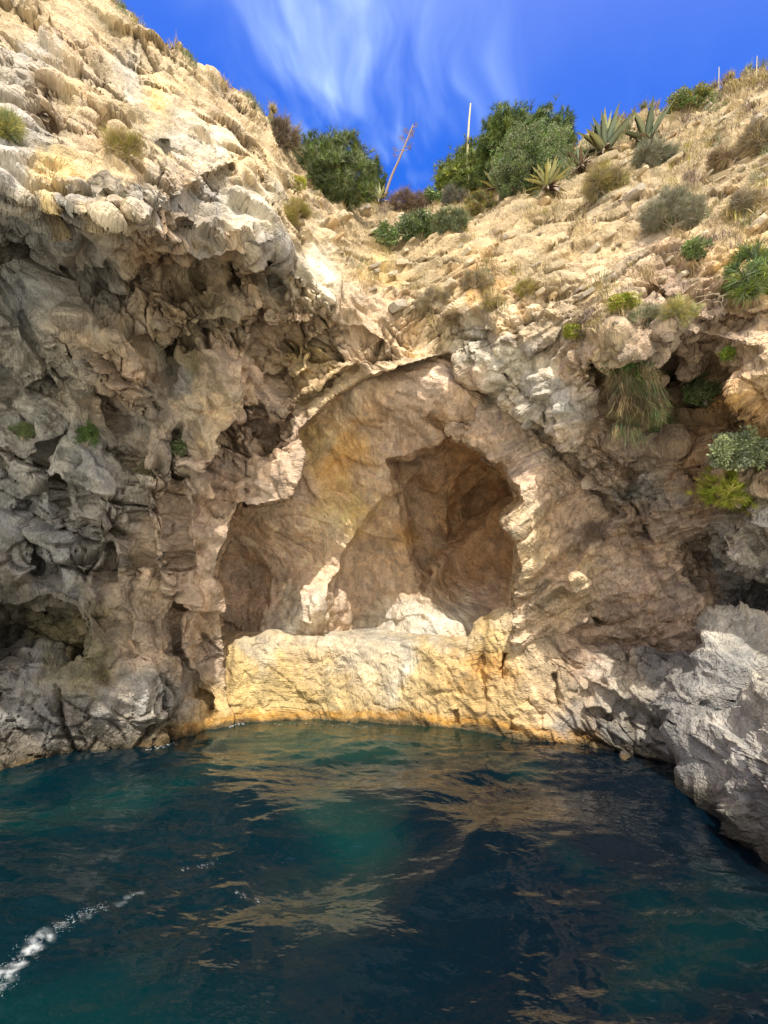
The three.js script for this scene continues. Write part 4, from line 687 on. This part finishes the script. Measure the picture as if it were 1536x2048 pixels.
tree('tallest dark green tree with a broad flat crown on the right ridge', [1050, 382], [[1000, 262, 30, 32], [1040, 268, 42, 34, 0.4], [1090, 272, 40, 34, 0.4], [1125, 275, 24, 34, 0.2], [985, 310, 26, 50], [1125, 310, 22, 30]], { tones: ['pine', 'pine', 'dark', 'green'], n: 5200, size: 0.22, seed: 14, back: 2.2 });
tree('rounded olive grey bushy tree in front of the tallest dark tree', [1060, 388], [[1060, 325, 56, 50], [1095, 310, 40, 42, 0.2], [1030, 345, 40, 36, -0.2], [1080, 355, 50, 30, -0.3]], { tones: ['olive', 'greyGreen', 'olive', 'green'], n: 5200, size: 0.20, geo: GEO.small, seed: 15, back: 0.8, trunkR: 0.09 });

// agaves: rosettes of thick pointed leaves, each leaf a part
const agaveLeaf = (() => { // 1 unit long along +y, channelled, bending over towards +z
  const T = [], n = 7, w = (k) => 0.085 * Math.sin(Math.PI * Math.pow(lerp(0.16, 1, k), 0.75)) + 0.002, pos = [], id = [];
  for (let i = 0; i <= n; i++) { const k = i / n, y = k - 0.10 * k * k, z = 0.26 * k * k, a = w(k); pos.push(-a, y, z + a * 0.45, 0, y, z - 0.012, a, y, z + a * 0.45, 0, y - 0.01, z - 0.035 * (1 - k) - 0.012); }
  for (let i = 0; i < n; i++) { const o = i * 4, p = o + 4; for (const [a, b] of [[0, 1], [1, 2], [2, 3], [3, 0]]) id.push(o + a, o + b, p + b, o + a, p + b, p + a); }
  const g = new THREE.BufferGeometry(); g.setAttribute('position', new THREE.Float32BufferAttribute(pos, 3)); g.setIndex(id); g.computeVertexNormals(); return g;
})();
const agaveMats = { pale: [0.40, 0.40, 0.20], yellow: [0.46, 0.44, 0.17], blue: [0.24, 0.29, 0.20], dead: [0.24, 0.17, 0.11], edge: [0.13, 0.16, 0.09] };
for (const k in agaveMats) agaveMats[k] = new THREE.MeshStandardMaterial({ name: 'agave_' + k, color: new THREE.Color().setRGB(...agaveMats[k]), roughness: 0.6, side: THREE.DoubleSide });
function agave(label, [px, py], lengthPx, { mats, n, open = 1, dead = 6, seed, tilt = 0, lift = 0.05 }) {
  const s = spot(px, py), L = metres(lengthPx * 0.86, s.f), o = thing('agave', label, 'agave', s.p.clone().add(new THREE.Vector3(0, lift, 0.1)), 'agaves along the ridge'), r = rng(seed);
  for (let i = 0; i < n + dead; i++) {
    const old = i >= n, k = old ? 1.25 + 0.35 * r() : i / n, a = i * 2.399 + r() * 0.4, lean = old ? lerp(1.5, 2.3, r()) : lerp(0.06, 1.25 * open, Math.pow(k, 1.1)), m = part('leaf', agaveLeaf, agaveMats[old ? 'dead' : mats[Math.floor(r() * mats.length)]], o);
    const sc = L * (old ? 0.6 : lerp(0.9, 1.0, r()) * lerp(1, 0.85, k)); m.scale.set(sc * lerp(0.9, 1.2, r()), sc, sc * (old ? 1.6 : 1)); m.rotation.set(0, 0, 0);
    m.quaternion.setFromAxisAngle(UP, a).multiply(new THREE.Quaternion().setFromAxisAngle(new THREE.Vector3(1, 0, 0), lean)); if (tilt) m.quaternion.premultiply(new THREE.Quaternion().setFromAxisAngle(new THREE.Vector3(0, 0, 1), tilt));
  }
  return o;
}
agave('pale yellow agave right of the tall upright stalk, in front of the trees', [985, 380], 58, { mats: ['pale', 'yellow'], n: 20, seed: 1, dead: 5 });
agave('open yellow agave with a skirt of dead leaves below the olive bushy tree', [1094, 384], 70, { mats: ['yellow', 'pale'], n: 24, seed: 2, dead: 12, open: 1.2 });
agave('large grey green agave with tall leaves against the sky on the right ridge', [1205, 306], 96, { mats: ['pale', 'blue', 'pale'], n: 24, seed: 3, dead: 8, open: 0.95 });
agave('tall thin agave of few upright leaves, highest on the right ridge', [1292, 286], 98, { mats: ['blue', 'edge', 'pale'], n: 9, seed: 4, dead: 4, open: 0.55 });
agave('dark leaning agave between the two tall agaves on the right ridge', [1240, 280], 70, { mats: ['edge', 'dead', 'blue'], n: 9, seed: 9, dead: 4, open: 0.7, tilt: -0.5 });
agave('collapsed dark brown agave lying on the slope below the large grey green one', [1160, 336], 60, { mats: ['dead', 'dead', 'edge'], n: 8, seed: 5, dead: 18, open: 1.5, tilt: 0.4 });
agave('small pale agave at the foot of the dense tree on the left ridge', [694, 404], 44, { mats: ['yellow', 'pale'], n: 16, seed: 6, dead: 5 });
agave('small upright agave at the foot of the leaning dry stalk', [758, 404], 40, { mats: ['pale', 'yellow'], n: 12, seed: 7, dead: 3, open: 0.6 });
agave('tiny yellow agave on the edge of the left cliff beside the dense tree', [662, 392], 34, { mats: ['yellow'], n: 14, seed: 8, dead: 4 });

// flower stalks
const paleStalk = new THREE.MeshStandardMaterial({ name: 'pale_stalk', color: new THREE.Color().setRGB(0.58, 0.50, 0.30), roughness: 0.8 }), brownStalk = new THREE.MeshStandardMaterial({ name: 'dry_stalk', color: new THREE.Color().setRGB(0.30, 0.22, 0.17), roughness: 0.9 });
function stalk(label, basePx, topPx, { mat, r0, r1, heads = 0, bow = 0, seed = 1, back = 0.2 }) {
  const s = spot(...basePx), f = s.f + back, a = at(basePx[0], basePx[1], f), b = at(topPx[0], topPx[1], f), o = thing('flower_stalk', label, 'stalk', a, 'dry stalks on the skyline'), top = b.sub(a), r = rng(seed), mid = (k) => top.clone().multiplyScalar(k).add(new THREE.Vector3(bow * Math.sin(Math.PI * k), 0, 0));
  part('stem', limb([new THREE.Vector3(0, -0.4, 0), mid(0.25), mid(0.5), mid(0.75), top], r0, r1, 7), mat, o);
  for (let i = 0; i < heads; i++) {
    const k = lerp(0.55, 1, (i + r() * 0.6) / heads), q = mid(k), side = i % 2 ? 1 : -1, e = q.clone().add(new THREE.Vector3(side * lerp(0.42, 0.16, (k - 0.55) / 0.45) * (0.7 + 0.5 * r()), 0.06 + 0.12 * r(), (r() - 0.5) * 0.4)), br = part('branch', limb([q, q.clone().lerp(e, 0.6).add(new THREE.Vector3(0, -0.03, 0)), e], 0.018, 0.012, 5), mat, o);
    const list = []; for (let j = 0; j < 9; j++) list.push({ p: e.clone().add(new THREE.Vector3((r() - 0.5) * 0.16, (r() - 0.3) * 0.12, (r() - 0.5) * 0.16)), dir: new THREE.Vector3(r() - 0.5, r(), r() - 0.5), s: 0.10 + 0.06 * r(), c: tone('mauve', r(), r), turn: r() * 6 });
    instanced('seed_head', GEO.twig[0], list, br);
  }
  return o;
}
stalk('tall thin pale stalk standing upright on the right ridge', [938, 390], [941, 207], { mat: paleStalk, r0: 0.085, r1: 0.035, bow: -0.10 });
stalk('leaning brown agave stalk with withered side branches against the sky', [768, 384], [826, 250], { mat: brownStalk, r0: 0.07, r1: 0.035, heads: 12, bow: 0.05, seed: 4 });
stalk('thin pale stem near the top right corner of the hillside', [1437, 182], [1438, 134], { mat: paleStalk, r0: 0.022, r1: 0.012, heads: 0 });
stalk('short thin dry stem standing right of the tallest agaves', [1344, 238], [1362, 176], { mat: paleStalk, r0: 0.02, r1: 0.008 });
stalk('thin dry stem at the very right end of the skyline', [1512, 162], [1514, 112], { mat: paleStalk, r0: 0.02, r1: 0.01 });

// shrubs and tufts
function shrub(label, [px, py], w0, h0, { tones, kind = 'leafy', n, size, seed, category = 'shrub', name = 'shrub', group, hang = false, lift = 0 }) {
  const w = w0 * 0.88, h = h0 * 0.88, s = spot(px, py), f = s.f, o = thing(name, label, category, s.p.clone().addScaledVector(s.n, 0.01).addScaledVector(EYE.clone().sub(s.p).normalize(), lift), group ?? (name === 'shrub' ? 'shrubs scattered over the slopes' : name === 'moss_cushion' ? 'moss cushions on the left cliff' : name === 'grass_clump' ? 'grass clumps on the left cliff' : undefined)), W = metres(w, f), H = metres(h, f), r = rng(seed * 7 + 1), D = W * 0.75;
  const lobes = hang ? [{ c: new THREE.Vector3(0, -0.15 * H, 0.1 * D), r: [W * 0.42, H * 0.28, D * 0.4] }, { c: new THREE.Vector3(W * 0.05, -0.45 * H, 0.12 * D), r: [W * 0.5, H * 0.36, D * 0.4] }, { c: new THREE.Vector3(-W * 0.05, -0.75 * H, 0.05 * D), r: [W * 0.4, H * 0.26, D * 0.32] }]
    : [{ c: new THREE.Vector3(0, H * 0.42, 0), r: [W * 0.36, H * 0.45, D * 0.36] }, { c: new THREE.Vector3(-W * 0.25, H * 0.3, 0.05), r: [W * 0.26, H * 0.34, D * 0.3] }, { c: new THREE.Vector3(W * 0.24, H * 0.34, 0.02), r: [W * 0.27, H * 0.36, D * 0.3] }];
  const st = []; for (let i = 0; i < 7; i++) { const l = lobes[i % 3], e = l.c.clone().add(new THREE.Vector3((r() - 0.5) * l.r[0], (r() - 0.5) * l.r[1], (r() - 0.5) * l.r[2])); st.push(limb([new THREE.Vector3((r() - 0.5) * 0.05, -0.06, 0), e.clone().multiplyScalar(0.5).add(new THREE.Vector3((r() - 0.5) * 0.1 * W, 0, 0)), e], 0.006 + 0.012 * Math.min(1, H), 0.003, 5)); }
  part('stems', joined(st), twigMat, o);
  instanced('foliage', GEO[kind][seed % GEO[kind].length], crown(lobes, n, null, tones, size, seed, { hollow: 0.25, lump: 0.7, out: hang && kind === 'dry' ? 0.3 : kind === 'twig' || kind === 'dry' ? 1.1 : 0.8, droop: hang ? 1.7 : 0 }), o);
  return o;
}
const S = (label, at2, w, h, tones, kind, n, size, seed, more = {}) => shrub(label, at2, w, h, { tones, kind, n, size, seed, ...more });
S('fresh green shrub at the left end of the green row in the gully', [772, 486], 52, 58, ['green', 'olive'], 'leafy', 500, 0.16, 21);
S('widest grey green shrub in the middle of the green row in the gully', [838, 474], 84, 60, ['greyGreen', 'olive', 'green'], 'leafy', 800, 0.17, 22);
S('feathery olive shrub at the right end of the green row in the gully', [902, 455], 72, 50, ['olive', 'greyGreen'], 'needle', 600, 0.2, 23);
S('low purplish dry shrub in the notch of the skyline', [815, 412], 78, 32, ['mauve', 'brown'], 'twig', 520, 0.3, 24);
S('small green shrub on the skyline left of the yellow green tree', [862, 406], 54, 38, ['green', 'olive'], 'leafy', 460, 0.2, 25);
S('dark bluish shrub at the foot of the tall upright stalk', [908, 400], 50, 34, ['blue', 'grey'], 'twig', 400, 0.25, 26);
S('straw and olive shrub below the pale yellow agave', [962, 428], 74, 48, ['olive', 'straw', 'yellow'], 'needle', 560, 0.2, 27);
S('big round grey shrub low on the hillside at the right', [1345, 452], 130, 92, ['grey', 'greyGreen', 'grey'], 'twig', 1500, 0.14, 28);
S('hazy grey shrub on the hillside right of the tall thin agave', [1308, 334], 96, 62, ['grey', 'greyGreen'], 'twig', 900, 0.2, 29);
S('straw coloured bush on the slope below the large grey green agave', [1205, 388], 90, 62, ['straw', 'grey', 'yellow'], 'dry', 700, 0.3, 30);
S('low green cushion along the right skyline', [1388, 222], 110, 40, ['green', 'olive', 'yellow'], 'small', 800, 0.22, 31);
S('grey straw bush in the gully straight above the cave', [868, 612], 74, 48, ['grey', 'straw'], 'twig', 520, 0.13, 32);
S('small straw bush with a dark underside just above the cave roof', [908, 652], 54, 36, ['straw', 'brown'], 'dry', 420, 0.12, 33);
S('orange straw cushion on the rock left of the three tufts above the cave', [988, 618], 60, 36, ['straw', 'yellow', 'brown'], 'dry', 460, 0.12, 34);
S('pale straw cushion on the rock right of the orange one', [1052, 588], 56, 34, ['straw', 'yellow'], 'dry', 420, 0.12, 35);
S('flat greyish bush among bedded rock left of the orange straw cushion', [945, 572], 76, 34, ['grey', 'straw'], 'twig', 460, 0.14, 36);
S('bright yellow green cushion on the rock face right of the cave roof', [1146, 672], 50, 36, ['lime', 'yellow'], 'small', 520, 0.08, 37);
S('flat yellow green cushion under the rock shelf at the right', [1246, 618], 70, 32, ['lime', 'yellow'], 'small', 520, 0.08, 38);
S('pale grey green trailing bush above the dark hollow at the right', [1290, 652], 84, 54, ['pale', 'grey'], 'twig', 620, 0.11, 39);
S('yellowish bush hanging over the rock edge above the stone column', [1356, 640], 76, 60, ['yellow', 'straw', 'pale'], 'dry', 620, 0.11, 40);
S('tall bright green plant at the right edge of the hillside', [1512, 588], 110, 120, ['lime', 'green', 'olive'], 'needle', 520, 0.17, 41);
S('small bright green plant on top of the orange outcrop at the right edge', [1462, 716], 44, 28, ['lime', 'green'], 'small', 360, 0.07, 42);
S('pale green bush clinging to the stone column at the right', [1412, 806], 86, 90, ['pale', 'green', 'pale'], 'leafy', 900, 0.085, 43, { lift: 0.4 });
S('large pale green bush directly above the lime green one at the right edge', [1482, 930], 110, 84, ['pale', 'pale', 'greyGreen'], 'leafy', 1000, 0.085, 44, { lift: 0.6 });
S('vivid lime green bush at the right edge above the boulders', [1478, 1005], 150, 90, ['lime', 'lime', 'yellow'], 'needle', 800, 0.12, 45, { lift: 0.6 });
S('curtain of long dark grass blades hanging in the shaded hollow right of the cave', [1258, 745], 96, 135, ['dark', 'olive', 'brown', 'straw', 'brown'], 'dry', 800, 0.3, 46, { hang: true, lift: 0.1, name: 'hanging_grass', category: 'grass' });
S('dark green leafy bush at the head of the trailing dry blades in the shaded hollow', [1262, 742], 120, 80, ['dark', 'green', 'olive'], 'leafy', 900, 0.09, 64, { lift: 0.12 });
S('narrow dark green creeper hanging below the stone column', [1312, 812], 46, 120, ['dark', 'green'], 'leafy', 800, 0.07, 47, { hang: true, lift: 0.08 });
S('green tuft in a cleft below the big round grey shrub', [1392, 512], 54, 42, ['green', 'pale'], 'leafy', 380, 0.1, 48);
S('yellow green grass clump on the bright face of the left cliff', [246, 318], 84, 62, ['yellow', 'straw', 'straw'], 'dry', 300, 0.16, 49, { name: 'grass_clump', category: 'grass clump' });
S('olive grass clump at the left edge of the picture', [6, 272], 46, 52, ['olive', 'yellow'], 'dry', 360, 0.16, 50, { name: 'grass_clump', category: 'grass clump' });
S('hazy brown dry bush on the skyline of the left cliff', [562, 290], 66, 66, ['mauve', 'brown', 'grey'], 'twig', 800, 0.3, 51);
S('small lime green tuft on the left cliff below its brown skyline bush', [592, 374], 44, 28, ['lime', 'yellow'], 'small', 360, 0.12, 52);
S('tall straw grass clump on the left cliff below the lime green tuft', [586, 440], 48, 54, ['straw', 'yellow'], 'dry', 420, 0.2, 53, { name: 'grass_clump', category: 'grass clump' });
S('mauve dry bush between the left cliff edge and the dense tree', [634, 352], 56, 36, ['mauve', 'grey'], 'twig', 480, 0.24, 54);
S('dark green moss cushion below the dark hole in the left cliff', [172, 888], 60, 58, ['dark', 'green'], 'small', 620, 0.06, 55, { name: 'moss_cushion', category: 'moss' });
S('olive moss streak beside the long crack left of the cave', [356, 914], 34, 52, ['olive', 'dark'], 'small', 380, 0.05, 56, { name: 'moss_cushion', category: 'moss' });
S('faint olive moss patch left of the long crack', [290, 945], 44, 40, ['olive', 'brown'], 'small', 300, 0.05, 57, { name: 'moss_cushion', category: 'moss' });
S('dark moss cushion near the left edge of the picture', [48, 872], 48, 42, ['dark', 'olive'], 'small', 380, 0.05, 58, { name: 'moss_cushion', category: 'moss' });
S('brown withered tuft on the shaded wall above the yellow knob', [1186, 1082], 66, 44, ['brown', 'mauve'], 'twig', 460, 0.09, 59);
S('straw tuft with orange stems on the right hillside below the skyline', [1455, 330], 70, 46, ['straw', 'brown'], 'dry', 420, 0.24, 60);
S('hazy straw bush at the right edge of the upper hillside', [1520, 300], 90, 60, ['straw', 'grey'], 'twig', 620, 0.22, 61);
S('dark dry bush in the shadow under the big round grey shrub', [1300, 500], 70, 44, ['brown', 'grey'], 'twig', 500, 0.13, 62);
S('white flecked dry bush right of the big round grey shrub', [1490, 420], 70, 56, ['grey', 'straw'], 'twig', 500, 0.15, 63);

// dry grass over the hillside and along the cliff tops: nobody could count it
{
  const r = rng(99), list = [[], [], []];
  const tuft = (px, py, k) => {
    const s = spot(px, py); if (!s || s.n.y < -0.15) return;
    const h = (0.10 + 0.20 * r()) * (0.75 + 0.028 * Math.min(s.f, 20)) * k, t = noise(px / 60, py / 45, 12.5), c = tone(t > 0.28 ? 'olive' : t < -0.3 ? 'mauve' : r() < 0.16 ? 'yellow' : 'straw', r(), r);
    list[Math.floor(r() * 3)].push({ p: s.p.clone().add(new THREE.Vector3(0, -0.02, 0)), dir: new THREE.Vector3((r() - 0.5) * 0.7 + s.n.x * 0.35, 1, (r() - 0.5) * 0.7 + s.n.z * 0.35), s: h, sx: h * (0.9 + 0.6 * r()), c, turn: r() * 6.28 });
  };
  for (let i = 0; i < 30000; i++) {
    const px = -20 + 1580 * r(), py = 120 + 580 * r(); if (hillAt(px, py) < 0.6) continue;
    const d = fbm(px / 85, py / 55, 4.2, 3) + 0.5 * noise(px / 20, py / 14, 1.2) + 0.25 * smooth(1100, 1500, px) * smooth(520, 250, py); if (d < 0.08 + 0.4 * r()) continue;
    tuft(px, py, 1);
  }
  for (let i = 0; i < 2600; i++) { const px = -10 + 1560 * r(), py = along(skyline, px) + 2 + 26 * r() * r(); if (noise(px / 26, 3.3, 8.1) > -0.15) tuft(px, py, px > 1100 ? 1.3 : 0.8); }
  for (let i = 0; i < 700; i++) { const px = 20 + 620 * r(), py = 20 + 460 * r(); if (py > along(skyline, px) + 12 && noise(px / 50, py / 40, 5.5) > 0.2) tuft(px, py, 0.55); }
  list.forEach((l, i) => { const m = instanced(numbered('dry_grass'), GEO.grass[i], l); m.userData = { kind: 'stuff', label: 'short dry straw grass growing between the rocks of the hillside', category: 'grass' }; console.log('grass', l.length); });
}

// loose stones and slabs that stand out of the hillside, each a piece of it
{
  const r = rng(31), geos = [];
  for (let v = 0; v < 7; v++) { // angular slabs: a box of jittered corners with cut edges
    const g = new THREE.IcosahedronGeometry(0.5, 1), P = g.attributes.position;
    for (let i = 0; i < P.count; i++) { const x = P.getX(i), y = P.getY(i), z = P.getZ(i), k = 1 + 0.28 * noise(x * 2.2 + v * 7, y * 2.2, z * 2.2 + v), q = 0.40 + 0.1 * Math.sin(v * 2 + 1); P.setXYZ(i, clamp(x * k * 1.35, -0.5 + 0.06 * v % 0.1, 0.5), clamp(y * k, -q * 0.62, q * 0.6 + 0.12 * x), clamp(z * k * 1.2, -0.48, 0.5)); }
    g.setAttribute('uv', new THREE.Float32BufferAttribute(Array.from({ length: P.count * 2 }, (_, i) => i & 1 ? P.getY(i >> 1) * 0.5 : (P.getX(i >> 1) + P.getZ(i >> 1)) * 0.5), 2)); g.computeVertexNormals(); geos.push(g);
  }
  const mats = [[0.50, 0.41, 0.27], [0.43, 0.35, 0.23], [0.55, 0.48, 0.35], [0.46, 0.33, 0.18], [0.38, 0.33, 0.26]].map((c, i) => new THREE.MeshStandardMaterial({ name: 'slope_stone_' + 'abcde'[i], color: new THREE.Color().setRGB(...c), roughness: 0.95, bumpMap: grain, bumpScale: 0.03 }));
  let n = 0;
  const tiltBed = new THREE.Quaternion().setFromUnitVectors(UP, BED);
  for (let i = 0; i < 4000 && n < 170; i++) {
    const px = 640 + 900 * r(), py = 200 + 470 * r(); if (hillAt(px, py) < 0.8 || py < along(skyline, px) + 16) continue;
    if (fbm(px / 70, py / 45, 9.2, 2) < -0.05) continue;
    const s = spot(px, py), w = metres(10 + 26 * r() * r(), s.f), m = part('stone', geos[n % geos.length], mats[Math.floor(r() * mats.length)], outerParts.hillside);
    m.position.copy(s.p).addScaledVector(s.n, -0.1 * w); m.scale.set(w * (0.9 + 0.9 * r()), w * (0.55 + 0.5 * r()), w * (0.7 + 0.5 * r()));
    m.quaternion.copy(tiltBed).multiply(new THREE.Quaternion().setFromEuler(new THREE.Euler((r() - 0.5) * 0.5, r() * 6.28, (r() - 0.5) * 0.5))); n++;
  }
}

// tangled dry roots and twigs over the rock edge at the right
{
  const r = rng(77), s = spot(1420, 618), o = thing('dry_twigs', 'tangle of pale dry twigs on the rock edge left of the tall bright green plant', 'twigs', s.p.clone().add(new THREE.Vector3(0, 0.03, 0.06)));
  for (let i = 0; i < 22; i++) {
    const w = metres(150, s.f), a = new THREE.Vector3((r() - 0.5) * w, (r() - 0.5) * 0.14, r() * 0.2), b = a.clone().add(new THREE.Vector3((r() - 0.5) * 0.7 * w, (r() - 0.55) * 0.22, (r() - 0.3) * 0.15)), m = a.clone().lerp(b, 0.5).add(new THREE.Vector3(0, 0.05 * (r() - 0.3), 0.06 * r()));
    part('twig', limb([a, m, b], 0.006 + 0.005 * r(), 0.003, 5), twigMat, o);
  }
}
// foam on the breaking ripples at the lower left and a line of it where the swell laps the ledge
{
  const r = rng(55), list = [], g = new THREE.IcosahedronGeometry(0.5, 1), onWater = (px, py) => at(px, py, seaDepth(px, py));
  const streak = (a, b, n, wide, size) => { const A = onWater(...a), B = onWater(...b), way = Math.atan2(-(B.z - A.z), B.x - A.x); for (let i = 0; i < n; i++) { const k = r(), gap = noise(k * 9 + a[0], 2.2, 7.7); if (gap < -0.05 + 0.2 * noise(k * 40, 5.5, a[0])) continue; const w = (r() + r() + r() - 1.5) * wide, p = onWater(lerp(a[0], b[0], k) + w * 0.6, lerp(a[1], b[1], k) + w + 10 * gap); p.y = swell(p.x, p.z) + 0.001; list.push({ p, dir: new THREE.Vector3((r() - 0.5) * 0.3, 1, (r() - 0.5) * 0.3), s: size * 0.2 * (0.4 + r()), sx: size * (0.4 + 2.6 * r() * r()), sz: size * (0.15 + 0.35 * r()), c: [0.45 + 0.2 * r(), 0.5 + 0.2 * r(), 0.53 + 0.2 * r()], turn: way + (r() - 0.5) * 0.9 }); } };
  streak([-30, 1995], [66, 1895], 500, 20, 0.005); streak([60, 1900], [150, 1845], 300, 9, 0.005); streak([150, 1842], [285, 1775], 260, 6, 0.005); streak([360, 1720], [440, 1708], 70, 4, 0.007); streak([470, 1768], [520, 1780], 60, 6, 0.007);
  streak([448, 1450], [490, 1443], 160, 2.5, 0.02); streak([285, 1502], [355, 1480], 120, 2, 0.016); streak([500, 1443], [800, 1446], 120, 2, 0.014);
  const m = instanced('foam', g, list, scene, new THREE.MeshStandardMaterial({ name: 'foam', color: 0xffffff, roughness: 0.6 })); m.userData = { kind: 'stuff', label: 'white foam flecks on the dark water at the lower left', category: 'foam' };
}
renderer.render(scene, camera);
